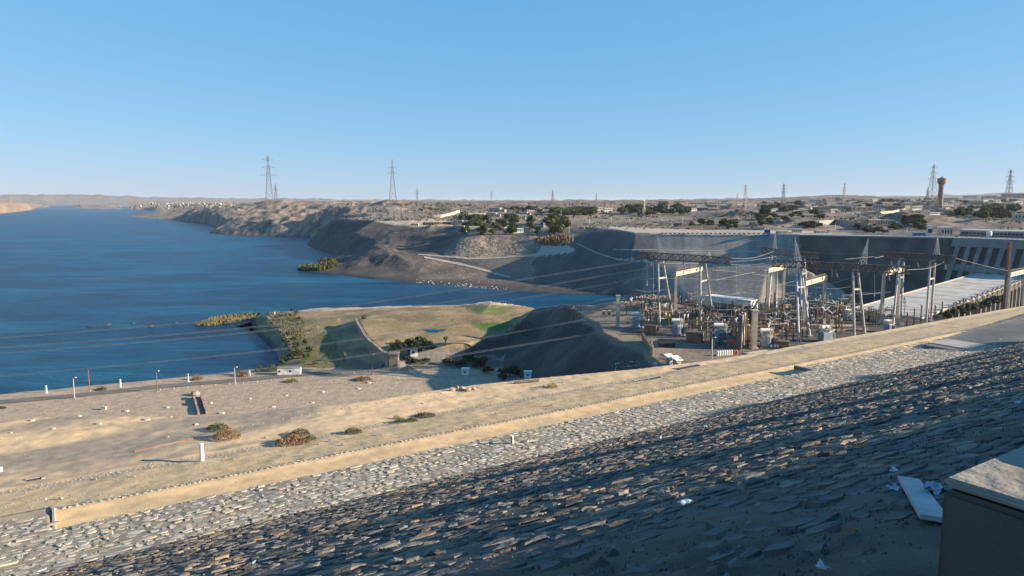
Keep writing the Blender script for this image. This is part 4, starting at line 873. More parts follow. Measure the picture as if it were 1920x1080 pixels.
kinds = [(kind_post, 'insulator post', 'brown insulator posts of the switchyard', 'brown insulator post in the switchyard, %s of its kind from the left', 90),
         (kind_switch, 'disconnector', 'disconnector switches of the switchyard', 'two-legged disconnector switch in the switchyard, %s of its kind from the left', 50),
         (kind_breaker, 'circuit breaker', 'circuit breakers of the switchyard', 'pale circuit breaker with a white V top, %s of its kind from the left', 34),
         (kind_rack, 'bus support', 'bus supports of the switchyard', 'rusty bus support rack in the switchyard, %s of its kind from the left', 16),
         (kind_yellow, 'pole', 'yellow footed poles of the switchyard', 'dark pole with a yellow foot in the switchyard, %s of its kind from the left', 6)]
taken = [(1194, 616), (1270, 630), (1350, 643), (1437, 651), (1222, 624), (1303, 640), (1374, 652), (1395, 640)]
wire_pts = []
for kf, cat, grp, fmt, cnt in kinds:
    pr = kf(); lst = []
    for i in range(cnt):
        for tr in range(60):
            row = rs.choice((577, 583, 589, 595, 601, 608, 615, 623, 631, 640, 648)); px = rs.uniform(1172 + max(0, row - 600) * .3, 1700); py = row + rs.uniform(-1, 1)
            if py > 655 - (px - 1440) * .22 and px > 1400: continue
            if py > 615 and px < 1330 and py > 600 + (px - 1180) * .25: continue
            if 1318 < px < 1425 and py < 596: continue
            if px > 1600 and py < 600: continue
            if all(abs(px - a) > 4 or abs(py - b) > 3 for a, b in taken): break
        taken.append((px, py)); p = PZ(px, py, 30); q = pr if i == 0 else copy_tree(pr); q.location = p; q.rotation_euler = (0, 0, rs.choice((0, .1, 1.2, 1.0))); s = rs.uniform(.8, 1.25); q.scale = (s, s, s * rs.uniform(.9, 1.25))
        q['category'] = cat; q['group'] = grp; lst.append(q)
    rank(lst, fmt)
# more frames along the sand edge at the right
lst = []
pr = kind_post()
for i in range(11):
    q = pr if i == 0 else copy_tree(pr); px = 1700 + i * 13; q.location = PZ(px, 612 - i * 2.4, 30); q.scale = (1.1, 1.1, 1.1 + .2 * (i % 3)); q['category'] = 'insulator post'; q['group'] = 'insulator posts before the pale roof'; lst.append(q)
rank(lst, 'dark insulator post in front of the pale roof, %s from the left')
# floodlight posts and lamp posts in the yard
def lamp(loc, h, label, grp, m='galvanised', head=True, r_=.16, rz=0):
    r = empty('lamp_post', loc, rz, label, 'lamp post', grp); mb = MB(); mb.tube((0, 0, -.3), (0, 0, h), r_, r_ * .7, 7); mb.build('pole', m, r)
    mb = MB(); mb.box(-.35, .35, -.35, .35, -.3, .35); mb.build('foot', 'concrete', r)
    if head: mb = MB(); mb.beam((0, 0, h), (1.1, 0, h + .25), .12); mb.build('arm', m, r); mb = MB(); mb.lathe((1.1, 0, h - .05), [(.12, .35), (.38, .2), (.34, 0), (.1, -.1)], 8); mb.build('lamp', 'white_paint', r)
    return r
lamp(PZ(1334, 674, 30), 8.2, 'twin-tube lamp post on the open yard floor near the fence', None, r_=.3)
for i, (px, py) in enumerate(((1551, 579), (1576, 585), (1440, 575), (1286, 580))): lamp(PZ(px, py, 30), 8, 'thin lamp post at the back of the yard, %s from the left' % ordn((3, 4 - 0, 1, 0)[i] - (0 if i != 2 else 0)) if False else ('lamp post left of the portal at the back of the yard', 'right-hand rusty lamp post by the pale parapet wall', 'lamp post behind the right end of the white hall', 'lamp post at the back of the yard near the white hall')[i], 'lamp posts at the back of the yard')
# yard fence at the near corner
fp = [(1222, 655), (1224, 664), (1230, 672), (1238, 678), (1250, 681), (1262, 684), (1277, 688), (1291, 690), (1307, 691), (1323, 690), (1331, 688)]
fl = [PZ(px, min(py, 690), 30) for px, py in fp]; r = empty('yard_fence', fl[0], 0, 'broken fence of short concrete posts at the near corner of the yard', 'fence')
for i, p in enumerate(fl):
    mb = MB(); q = p - fl[0]; h = 3.4 if i < 7 else 2.8; mb.box(q.x - .22, q.x + .22, q.y - .22, q.y + .22, -.4, h); mb.build('post', 'cream_concrete', r)
for i in range(3, 6):
    for z in (1.2, 2.6): mb = MB(); a = fl[i] - fl[0]; b = fl[i + 1] - fl[0]; mb.beam(a + Vector((0, 0, z)), b + Vector((0, 0, z)), .3); mb.build('rail', 'rusty_steel', r)
a, b = PZ(1205, 640, 30), PZ(1222, 668, 30); mb = MB(); d = b - a; mb.box(0, d.length, -.25, .25, -1.5, 3.2)
for i in range(9): mb.box(i * d.length / 8.2, i * d.length / 8.2 + .3, -.45, .45, -1.5, 3.7)
o = mb.build('edge_wall', 'house_tan', None, a); o.rotation_euler = (0, 0, math.atan2(d.y, d.x)); tag(o, 'low brown edge wall at the corner above the dark ravine', 'wall')
for (px, py, lb) in ((1256, 684, 'small hut with a white tilted roof inside the near fence'), (1269, 688, 'tiny white roofed box beside the small hut at the fence')):
    a = PZ(px, py, 30); r = empty('guard_box', a, .5, lb, 'hut'); mb = MB(); mb.box(-1, 1, -1, 1, 0, 2.6); mb.build('wall', 'house_grey', r); mb = MB(); mb.add([(-1.6, -1.6, 2.5), (1.6, -1.6, 2.5), (1.6, 1.6, 3.6), (-1.6, 1.6, 3.6), (-1.6, -1.6, 2.7), (1.6, -1.6, 2.7), (1.6, 1.6, 3.8), (-1.6, 1.6, 3.8)], BF); mb.build('roof', 'white_paint', r)
    mb = MB(); mb.box(.98, 1.05, -.4, .4, .1, 2.1); mb.build('door', 'brown_steel', r)
# row of bottles / barrels and a pale slab
lst = []
for i in range(9):
    mb = MB(); mb.lathe((0, 0, 0), [(.45, 0), (.5, .1), (.5, 1.7), (.35, 2.0), (.12, 2.2)], 9); o = mb.build('gas_cylinder', 'red_paint' if i > 6 else 'white_paint', None, PZ(1345 + i * 4.4, 668 - i * .3, 30)); tag(o, 'x', 'cylinder', 'gas cylinders in a row on the yard'); lst.append(o)
rank(lst, 'squat gas cylinder in the row by the blast wall, %s from the left')
mb = MB(); mb.box(-6, 6, -3.5, 3.5, 0, .5); mb.box(-5.4, 5.4, -3, 3, .5, .6); o = mb.build('pale_slab', 'cream_concrete', None, PZ(1428, 664, 30)); o.rotation_euler = (0, 0, .5); tag(o, 'pale concrete slab lying at the sand edge below the transformers', 'slab')
lst = []
for i, (px, py, l, rz) in enumerate(((1240, 583, 14, .1), (1290, 590, 16, .15), (1500, 600, 18, .1), (1560, 612, 20, .05), (1585, 620, 22, .08), (1470, 622, 15, .1), (1230, 600, 12, .3), (1330, 600, 14, .1), (1540, 595, 14, 0), (1600, 590, 16, .1), (1440, 606, 14, .1), (1375, 607, 12, .2))):
    mb = MB(); mb.box(-l / 2, l / 2, -.8, .8, 0, .55); mb.box(-l / 2, l / 2, -.6, -.4, .55, .75); mb.box(-l / 2, l / 2, .4, .6, .55, .75); o = mb.build('cable_trough', 'house_pink' if i % 3 else 'cream_concrete', None, PZ(px, py, 30)); o.rotation_euler = (0, 0, rz); tag(o, 'x', 'cable trough', 'long low cable troughs on the yard floor'); lst.append(o)
rank(lst, 'long low concrete cable trough on the yard floor, %s from the left')
# low frames of dark steel between the bays
def kind_frame():
    r = empty('steel_frame', (0, 0, 0))
    for x in (-4, 4): mb = MB(); mb.beam((x, 0, -.3), (x, 0, 9), .3); mb.build('leg', 'rusty_steel', r)
    mb = MB(); mb.beam((-4.6, 0, 9), (4.6, 0, 9), .32); mb.beam((-4, 0, 8.9), (-1.5, 0, 6.8), .16); mb.beam((4, 0, 8.9), (1.5, 0, 6.8), .16); mb.beam((-4, 0, 6.8), (4, 0, 6.8), .2); mb.build('crossbeam', 'rusty_steel', r)
    for x in (-2.8, 0, 2.8): mb = MB(); mb.lathe((x, 0, 9.2), [(.12, 0)] + [(.25 if k % 2 else .13, .12 + k * .15) for k in range(8)], 6); mb.build('insulator', 'porcelain', r)
    return r
pr = kind_frame(); lst = []
for i in range(30):
    px = rs.uniform(1185, 1700); py = rs.uniform(575, 640)
    if (px > 1400 and py > 650 - (px - 1440) * .24) or (1315 < px < 1428 and py < 598) or (py > 615 and px < 1330): py = rs.uniform(576, 592) if px < 1315 else rs.uniform(598, 606)
    q = pr if not lst else copy_tree(pr); q.location = PZ(px, py, 30); q.rotation_euler = (0, 0, rs.choice((.1, .75, 1.2))); s = rs.uniform(.7, 1.15); q.scale = (s, s, s); q['category'] = 'frame'; q['group'] = 'dark steel frames of the switchyard'; lst.append(q)
rank(lst, 'dark two-legged steel frame in the switchyard, %s of its kind from the left')
# ================================================================ wires
def wire(pl, label, r=.075, twin=.5, grp='power lines over the river', n=14, mid=False):
    P = [PY(*q) for q in pl]; mb = MB()
    def cat(t):
        k = min(int(t), len(P) - 2); f = t - k; p0 = P[max(k - 1, 0)]; p1 = P[k]; p2 = P[k + 1]; p3 = P[min(k + 2, len(P) - 1)]
        return .5 * ((2 * p1) + (p2 - p0) * f + (2 * p0 - 5 * p1 + 4 * p2 - p3) * f * f + (3 * p1 - p0 - 3 * p2 + p3) * f ** 3)
    S = [cat(i / n) for i in range(n * (len(P) - 1) + 1)]; S[-1] = P[-1]; o = S[0].copy()
    for dx in ((0, twin) if twin else (0,)):
        off = Vector((0, 0, -dx)) - o
        for a, b in zip(S[:-1], S[1:]): mb.tube(a + off, b + off, r, r, 4, cap=False)
        if twin and dx:
            for k in range(4, len(S), 9): mb.beam(S[k] - o, S[k] - o + Vector((0, 0, -dx)), .12)
    return tag(mb.build('power_line', 'wire', None, o), label, 'power line', grp)
wire([(1212, 486, 326), (960, 526, 330), (700, 566, 334), (480, 593, 338), (0, 633, 345), (-300, 650, 350)], 'highest twin power line, running left from the left end of the near gantry')
wire([(1244, 497, 326), (1090, 523, 326), (880, 559, 330), (480, 612, 338), (0, 651, 345), (-300, 668, 350)], 'second highest power line crossing the river to the left')
wire([(1300, 503, 318), (1200, 520, 320), (942, 564, 326), (480, 621, 334), (0, 662, 342), (-300, 680, 350)], 'third power line from the top over the river')
wire([(1318, 527, 318), (1100, 567, 322), (880, 603, 326), (672, 635, 330), (480, 659, 334), (0, 705, 342), (-300, 728, 350)], 'fourth power line down, passing over the green peninsula')
wire([(1196, 583, 328), (1100, 598, 326), (880, 637, 326), (740, 657, 328), (480, 692, 332), (0, 741, 338), (-300, 765, 345)], 'fifth power line down, crossing the water by the shore road')
wire([(1188, 611, 322), (1080, 630, 320), (880, 662, 318), (700, 695, 316), (480, 728, 316)], 'lowest twin power line from the leftmost transformer over the dark ravine')
yard = [([(1368, 484, 312), (1410, 484, 330), (1452, 471, 384)], 'wire from the near gantry to the far gantry'), ([(1368, 491, 312), (1410, 488, 320), (1455, 481, 330)], 'wire joining the near and the long gantry, upper one'),
        ([(1368, 496, 312), (1410, 497, 318), (1455, 490, 322)], 'wire joining the near and the long gantry, lower one'), ([(1330, 506, 312), (1380, 510, 318), (1440, 517, 330)], 'wire sloping down right from the second A-frame'),
        ([(1340, 526, 300), (1395, 514, 310), (1450, 505, 330)], 'wire rising right from the second A-frame'), ([(1700, 506, 296), (1740, 503, 315), (1770, 492, 335)], 'thick wire between the long gantry and the rightmost one'),
        ([(1640, 484, 320), (1655, 480, 345), (1585, 486, 330)], 'short wire left of the rightmost gantry'), ([(1200, 524, 330), (1255, 522, 330), (1440, 526, 340)], 'level wire running behind both white A-frames'),
        ([(1510, 541, 305), (1560, 531, 300), (1600, 520, 296)], 'wire rising to the right A-frame of the long gantry'), ([(1370, 552, 305), (1430, 541, 315), (1490, 527, 322)], 'wire crossing in front of the grey bank to the tall column'),
        ([(1792, 484, 330), (1840, 497, 340), (1890, 508, 345)], 'wire from the rightmost gantry to the portal at the edge'), ([(1640, 476, 610), (1250, 470, 700), (1190, 469, 745)], 'pale cable low along the cut slope behind the gantries')]
for pl, lb in yard: wire(pl, lb, .08, 0, 'wires strung inside the switchyard', 8)
lst = []
for i in range(26):                                  # low bus wires
    px = rs.uniform(1180, 1640); py = rs.uniform(576, 632) - max(0, (px - 1440) * .12); l = rs.uniform(35, 80); a = PZ(px, py, 30); dx = rs.choice((1, 1, -.4)); zz = rs.uniform(8, 14)
    w_ = wire([(px, py - zz * FOC / a.y, a.y), (px + l * .5, py - zz * FOC / a.y + rs.uniform(2, 4), a.y + 4), (px + l, py - zz * FOC / a.y - 1, a.y + 8)], 'x', .06, 0, 'low bus wires over the switchyard', 7); w_.name = 'bus_wire'; lst.append(w_)
rank(lst, 'low sagging bus wire over the switchyard equipment, %s from the left')
for i, (px, pt, pb) in enumerate(((1213, 489, 575), (1225, 490, 583), (1345, 497, 590), (1381, 494, 600), (1560, 505, 600), (1640, 512, 590), (1530, 503, 596))):
    a = PZ(px, pb, 30); Y = a.y; t = PY(px, pt, Y - 6); mb = MB()
    mb.tube(Vector((0, 0, 0)), t - a, .05, .05, 4); q = (t - a) * .55
    for k in range(7): mb.tube(q + Vector((0, 0, -.35 * k)), q + Vector((0, 0, -.35 * k - .18)), .36, .36, 6)
    tag(mb.build('drop_wire', 'wire', None, a), ('thin drop wire with an insulator, %s from the left under the gantries' % ordn((0, 1, 2, 3, 5, 6, 4)[i])), 'wire', 'drop wires under the gantries')
# ================================================================ foliage
def leafmat(n, c, c2): M[n] = mat(n, c, c2, rough=.75, scale=.8, detail=4, spec=.15)
leafmat('leaf_dark', (.052, .068, .026), (.026, .038, .016)); leafmat('leaf_olive', (.11, .115, .045), (.06, .065, .028)); leafmat('leaf_green', (.075, .11, .03), (.04, .06, .02))
leafmat('leaf_dry', (.26, .16, .075), (.15, .09, .045)); leafmat('reed', (.24, .19, .08), (.13, .13, .05)); pm_('bark', (.14, .10, .07), .95)
def crown_mesh(name, rx, rz, z0, nl, ls, m, seed, lobes=7):
    r = random.Random(seed); mb = MB(); L = [(r.uniform(-.55, .55) * rx, r.uniform(-.55, .55) * rx, z0 + r.uniform(.15, .8) * rz * 1.3, r.uniform(.35, .6)) for _ in range(lobes)]
    for i in range(nl):
        cx, cy, cz, s = L[r.randrange(lobes)]; d = Vector((r.gauss(0, 1), r.gauss(0, 1), r.gauss(0, 1))).normalized(); q = r.uniform(.55, 1.08)
        p = Vector((cx + d.x * rx * s * q, cy + d.y * rx * s * q, cz + d.z * rz * s * q))
        if p.z < z0 * .6: p.z = z0 * .6 + r.random() * .4
        a = Vector((r.gauss(0, 1), r.gauss(0, 1), r.gauss(0, 1))).normalized() * ls * r.uniform(.5, 1.2); b = d.cross(a).normalized() * ls * r.uniform(.4, .9)
        mb.add([p - a - b, p + a - b * .6, p + a * .8 + b, p - a * .7 + b * .9], [(0, 1, 2, 3)])
    return mb.mesh(name, m)
def trunk_mesh(h, r0, name='trunk'):
    mb = MB(); mb.tube((0, 0, -.4), (.15, .1, h * .55), r0, r0 * .7, 7); mb.tube((.15, .1, h * .55), (-.5, .2, h), r0 * .6, r0 * .3, 6); mb.tube((.15, .1, h * .5), (.9, -.3, h * .95), r0 * .5, r0 * .25, 6); mb.tube((.1, .1, h * .6), (.1, .9, h * 1.05), r0 * .45, r0 * .2, 5)
    return mb.mesh(name, 'bark')
TM = trunk_mesh(4.2, .32)
CR = [crown_mesh('crown', 4.6, 3.6, 1.5, 1100, .5, 'leaf_dark', 1, 11), crown_mesh('crown', 5.2, 3.2, 1.4, 1100, .5, 'leaf_dark', 2, 13), crown_mesh('crown', 4.2, 3.9, 1.4, 1000, .5, 'leaf_olive', 3, 10), crown_mesh('crown', 4.8, 3.4, 1.3, 1050, .48, 'leaf_green', 4, 12)]
def tree(p, h, k, cat='tree', grp=None):             # copies share the meshes
    r = empty('tree', p, random.uniform(0, 6.3)); s = h / 7.2; r.scale = (s * random.uniform(.9, 1.15), s * random.uniform(.9, 1.15), s)
    for nm, me in (('trunk', TM), ('crown', CR[k])): o = bpy.data.objects.new(nm, me); link(o, r)
    r['category'] = cat; r['group'] = grp; return r
def palm(p, h, label, grp=None):
    r = empty('palm_tree', p, 0, label, 'palm tree', grp); mb = MB(); mb.tube((0, 0, -.3), (.2, 0, h * .75), .32, .24, 8); mb.build('trunk', 'bark', r); mb = MB(); q = random.Random(int(p.x * 7))
    for i in range(26):
        a = i * 2.4; el = q.uniform(-.5, 1.1); pr = Vector((.2, 0, h * .75)); L_ = h * .33
        for k in range(6):
            d = Vector((math.cos(a) * math.cos(el), math.sin(a) * math.cos(el), math.sin(el))); nx = pr + d * L_ / 6; s = Vector((-math.sin(a), math.cos(a), -.3)) * (.5 - .06 * k)
            mb.add([pr - s, nx - s, nx + Vector((0, 0, .1)), pr + Vector((0, 0, .1))], [(0, 1, 2, 3)]); mb.add([pr + s, nx + s, nx + Vector((0, 0, .1)), pr + Vector((0, 0, .1))], [(0, 1, 2, 3)]); pr = nx; el -= .32
    mb.build('crown', 'leaf_olive', r); return r
def bush(p, w, h, m, label, grp=None, n=260, seed=0, ls=None):
    r = random.Random(seed or int(abs(p.x * 13 + p.y))); mb = MB(); ls = ls or w * .055
    for i in range(n):
        a = r.uniform(0, 6.283); q = r.random() ** .5; x = math.cos(a) * q * w / 2; y = math.sin(a) * q * w / 2.6; z = (1 - q * q * .8) * h * r.uniform(.1, 1)
        d = Vector((x * .5 + r.gauss(0, .2) * w, y * .5 + r.gauss(0, .2) * w, h * 1.2)).normalized() * ls * r.uniform(1, 2.6); s = Vector((r.gauss(0, 1), r.gauss(0, 1), 0)).normalized() * ls * .5
        b = Vector((x, y, z)); mb.add([b - s, b + s, b + d + s * .3], [(0, 1, 2)])
    o = mb.build('bush', m, None, p); return tag(o, label, 'bush', grp)
# ================================================================ houses
def proto(w, d, h, wall, nw, two=False, porch=False):
    r = empty('house', (0, 0, 0)); mb = MB(); mb.box(-w / 2, w / 2, -d / 2, d / 2, -3, h)
    if two: mb.box(-w / 2 + .01, w / 5, -d / 2 + .4, d / 2 - .02, h, h * 1.7)
    mb.build('wall', wall, r); mb = MB(); t = .35
    mb.box(-w / 2 - .2, w / 2 + .2, -d / 2 - .2, d / 2 + .2, h + .002, h + .25) if not two else mb.box(-w / 2 - .2, w / 5 + .2, -d / 2 + .2, d / 2 + .1, h * 1.7, h * 1.7 + .3)
    mb.build('roof', 'house_white' if wall != 'house_white' else 'roof_grey', r)
    for i in range(nw): x = -w / 2 + (i + .5) * w / nw; mb = MB(); mb.box(x - .6, x + .6, -d / 2 - .05, -d / 2 + .1, h * .4, h * .78); mb.build('window', 'glass_dark', r)
    mb = MB(); mb.box(w / 2 - .1, w / 2 + .05, -.6, .6, 0, 2.1); mb.build('door', 'brown_steel', r)
    if porch: mb = MB(); mb.box(-w / 2, w / 2, -d / 2 - 2.2, -d / 2 - .02, h * .8, h * .86); mb.box(-w / 2, -w / 2 + .3, -d / 2 - 2.2, -d / 2 - 1.9, 0, h * .8); mb.box(w / 2 - .3, w / 2, -d / 2 - 2.2, -d / 2 - 1.9, 0, h * .8); mb.build('porch', 'house_grey', r)
    return r
HP = [proto(14, 9, 3.6, 'house_cream', 4), proto(12, 9, 3.4, 'house_tan', 3, True), proto(22, 8, 3.6, 'house_white', 6, False, True), proto(16, 10, 4, 'house_brown', 4), proto(13, 8, 3.4, 'house_grey', 3, True), proto(18, 9, 3.8, 'house_pink', 5)]
HW = [14, 12, 22, 16, 13, 18]; HHt = [3.8, 5.9, 3.8, 4.2, 5.8, 4.0]; used = [False] * 6
def house(p, wid, hgt, k, rz=0, grp=None):
    q = HP[k] if not used[k] else copy_tree(HP[k]); used[k] = True
    q.location = p; q.rotation_euler = (0, 0, rz); q.scale = (wid / HW[k], max(.6, wid / HW[k] * .8), hgt / HHt[k]); q['category'] = 'house'; q['group'] = grp; return q
rs = random.Random(5)
CN = ['cream', 'tan', 'long white', 'brown', 'grey', 'pinkish']
def place_house(px, py, w, h, k, grp):
    p = G(px, py); s = p.y / FOC; return house(p, w * s, h * s, k, rs.uniform(-.25, .25), grp)
byk = {}
# rows of the town on the right: (px, base y, width px, height px, kind)
T = [(1065, 399, 22, 6, 0), (1090, 396, 18, 5, 1), (1122, 394, 20, 6, 0), (1140, 397, 16, 7, 2), (1150, 391, 34, 5, 5), (1178, 390, 20, 5, 3), (1105, 402, 14, 5, 1), (1235, 395, 34, 5, 2), (1262, 390, 22, 5, 2), (1290, 389, 20, 5, 0), (1300, 395, 12, 5, 2), (1320, 392, 14, 5, 2), (1248, 422, 16, 8, 4), (1270, 424, 14, 6, 3),
     (1355, 390, 14, 7, 0), (1368, 384, 16, 4, 2), (1412, 424, 14, 8, 1), (1425, 422, 10, 7, 0), (1480, 392, 22, 5, 0), (1500, 388, 26, 4, 2), (1520, 390, 24, 4, 1), (1540, 394, 30, 6, 5), (1562, 399, 14, 7, 0), (1580, 391, 60, 5, 4), (1610, 396, 40, 8, 3), (1645, 393, 16, 10, 0), (1635, 386, 30, 5, 1), (1660, 384, 30, 5, 3), (1690, 386, 26, 5, 0), (1675, 394, 24, 7, 3),
     (1700, 392, 16, 6, 1), (1717, 394, 20, 7, 2), (1745, 392, 24, 6, 4), (1770, 392, 20, 7, 3), (1790, 383, 16, 5, 0), (1812, 380, 34, 5, 3), (1830, 384, 22, 6, 5), (1850, 377, 20, 4, 2), (1870, 380, 26, 5, 0), (1890, 376, 22, 5, 1), (1905, 384, 22, 6, 2), (1880, 387, 20, 6, 0), (1842, 390, 18, 5, 1), (1860, 372, 30, 5, 4), (1900, 368, 34, 5, 3), (1818, 371, 22, 4, 2), (1780, 375, 26, 4, 5), (1740, 380, 20, 4, 3), (1722, 384, 18, 5, 1),
     (1636, 422, 22, 11, 3), (1655, 424, 22, 12, 5), (1668, 421, 18, 8, 5), (1450, 396, 14, 5, 2), (1470, 438, 26, 5, 4), (1494, 436, 16, 7, 0), (1540, 437, 24, 5, 4), (1560, 436, 16, 5, 1), (1912, 413, 22, 12, 0), (1780, 401, 16, 6, 1), (1762, 397, 14, 6, 4), (1500, 380, 16, 4, 3), (1460, 382, 14, 4, 1), (1538, 381, 18, 4, 0), (1600, 381, 20, 4, 2), (1580, 384, 14, 4, 5), (1625, 379, 18, 3, 3), (1655, 378, 16, 3, 0), (1700, 378, 20, 3, 1), (1425, 385, 14, 4, 0), (1400, 388, 14, 4, 1), (1330, 385, 14, 3, 3)]
lst = []
for t in T: o = place_house(*t, 'flat roofed houses of the town on the right'); o['_k'] = t[4]; lst.append(o)
for i in range(110):
    px = rs.uniform(1240, 1915); py = rs.uniform(380, 396) if px < 1500 else rs.uniform(376, 404); w = rs.uniform(9, 22); o = place_house(px, py, w, rs.uniform(3, 6), rs.choice((0, 1, 2, 3, 3, 4, 5)), 'flat roofed houses of the town on the right'); lst.append(o)
    o['_k'] = 0
def kind_of(o): n = o.children[0].data.materials[0].name.replace('house_', ''); return n
groups = {}
for o in lst: groups.setdefault(kind_of(o), []).append(o); del o['_k']
for kname, L_ in groups.items(): rank(L_, kname + ' flat roofed town house, %s of its colour from the left')
# settlement above the rocky slope
lst = []
for t in [(889, 407, 41, 7, 0), (933, 397, 30, 7, 4), (922, 393, 12, 8, 5), (925, 405, 28, 6, 4), (863, 420, 10, 7, 0), (868, 436, 14, 12, 4), (895, 434, 30, 9, 4), (915, 437, 22, 8, 4), (955, 434, 20, 8, 0), (970, 437, 22, 9, 2), (985, 434, 10, 8, 0), (1020, 440, 20, 8, 4), (1035, 436, 10, 8, 0), (995, 398, 14, 4, 0), (1010, 395, 18, 4, 1), (985, 402, 20, 4, 4), (905, 414, 12, 4, 1), (930, 413, 16, 4, 3), (778, 423, 14, 4, 0), (838, 421, 16, 5, 3), (725, 413, 10, 4, 0)]:
    lst.append(place_house(*t, 'low houses above the rocky slope'))
rank(lst, 'low flat house among the trees above the rocky slope, %s from the left')
# open market shed
p = G(811, 421); s = p.y / FOC; r = empty('open_shed', p, .05, 'long open shed with a pale flat roof on the plateau edge', 'shed'); Ls = 36 * s; mb = MB(); mb.box(-Ls / 2, Ls / 2, -4, 4, 5 * s * .9, 6 * s * .95); mb.build('roof', 'house_white', r)
for i in range(8): mb = MB(); x = -Ls / 2 + i * Ls / 7; mb.box(x - .35, x + .35, -3.9, -3.3, -1, 5 * s * .9); mb.build('pillar', 'house_cream', r)
mb = MB(); mb.box(-Ls / 2, Ls / 2, 3.3, 3.8, -1, 5 * s * .9); mb.build('back_wall', 'house_brown', r)
# curved white wall
cw = [(814, 408), (826, 408), (838, 405.5), (848, 403), (856, 400), (862, 398.5)]; W3 = [G(*q) for q in cw]; r = empty('curved_wall', W3[0], 0, 'curved cream boundary wall climbing behind the open shed', 'wall')
for i in range(5):
    a, b = W3[i] - W3[0], W3[i + 1] - W3[0]; s = 5.2 * W3[i].y / FOC; mb = MB(); n_ = (b - a).cross(Vector((0, 0, 1))).normalized() * .5
    mb.add([a - n_, b - n_, b + n_, a + n_, a - n_ + Vector((0, 0, s)), b - n_ + Vector((0, 0, s)), b + n_ + Vector((0, 0, s)), a + n_ + Vector((0, 0, s))], BF); mb.build('wall_panel', 'house_cream', r)
def wallrun(L_, hpx, label, m='house_cream'):
    W3 = [G(*q) for q in L_]; r = empty('boundary_wall', W3[0], 0, label, 'wall')
    for i in range(len(W3) - 1):
        a, b = W3[i] - W3[0], W3[i + 1] - W3[0]; s = hpx * W3[i].y / FOC; mb = MB(); n_ = (b - a).cross(Vector((0, 0, 1))).normalized() * .4; u = Vector((0, 0, s)); dn = Vector((0, 0, -3))
        mb.add([a - n_ + dn, b - n_ + dn, b + n_ + dn, a + n_ + dn, a - n_ + u, b - n_ + u, b + n_ + u, a + n_ + u], BF); mb.build('wall_panel', m, r)
wallrun([(1597, 403), (1615, 402), (1650, 401), (1675, 399), (1697, 394)], 4, 'long white boundary wall climbing a slope in the town')
wallrun([(1478, 392), (1520, 392), (1545, 391)], 2.5, 'white wall in front of the trees on the town edge')
wallrun([(1270, 428), (1300, 428), (1345, 427)], 5, 'low reddish wall on the bank before the trees', 'house_tan')
wallrun([(1380, 431), (1410, 431), (1432, 431)], 4, 'low grey wall right of the dark bushes on the bank', 'house_grey')
wallrun([(1535, 424), (1565, 421), (1600, 425), (1635, 432)], 10, 'long grey retaining wall below the town', 'house_grey')
# hangar and long white blocks on the deck at the right
def deckp(px, Y): X = (px - 960) / FOC * Y / cp; return Vector((X, Y, ZW))
a = deckp(1792, 640); b_ = deckp(1960, 585); d = b_ - a; r = empty('control_building', Vector((a.x, a.y, ZW + .3)), math.atan2(d.y, d.x), 'long pale control building with a strip of dark windows on the wall top', 'building'); L_ = d.length
mb = MB(); mb.box(0, L_, 0, 9, -1, 4.6); mb.build('wall', 'roof_grey', r); mb = MB(); mb.box(-.6, L_ + .6, -1.0, 9.6, 4.6, 5.6); mb.build('roof', 'white_paint', r)
for i in range(22): mb = MB(); x = 1.5 + i * (L_ - 2) / 22; mb.box(x, x + 2.6, -.08, .1, 1.6, 3.2); mb.build('window', 'glass_dark', r)
mb = MB(); mb.box(0, L_, -1.6, -.1, -1, .9); mb.build('base', 'dark_steel', r)
p = deckp(1842, 615); mb = MB(); mb.lathe((0, 0, 0), [(2, 0), (2.2, .2), (2.2, 4.4), (1.5, 5.0), (.3, 5.3)], 12); tag(mb.build('round_tank', 'white_paint', None, p + Vector((0, -3, .3))), 'round white tank before the control building', 'tank')
def deckhouse(px, Y, w, d, h, m, label, rm='white_paint'):
    p = deckp(px, Y); r = empty('building', p, -.15, label, 'building'); mb = MB(); mb.box(-w / 2, w / 2, -d / 2, d / 2, -1, h); mb.build('wall', m, r); mb = MB(); mb.box(-w / 2 - .5, w / 2 + .5, -d / 2 - .5, d / 2 + .5, h, h + .5); mb.build('roof', rm, r)
    for i in range(4): mb = MB(); x = -w / 2 + (i + .5) * w / 4; mb.box(x - .6, x + .6, -d / 2 - .08, -d / 2 + .1, h * .35, h * .75); mb.build('window', 'glass_dark', r)
deckhouse(1764, 625, 9, 8, 8, 'house_cream', 'cream two storey block at the left end of the control building'); deckhouse(1735, 628, 3, 3, 9, 'white_paint', 'slim white tower beside the blue shed on the wall top')
deckhouse(1716, 632, 9, 5, 2.6, 'blue_paint', 'small bright blue shed on the wall top', 'blue_paint'); deckhouse(1434, 705, 5, 4, 3, 'blue_paint', 'pale blue cabin on the bank above the grey slope', 'house_white')
deckhouse(1018, 1000, 1, 1, 1, 'house_grey', 'x') if False else None
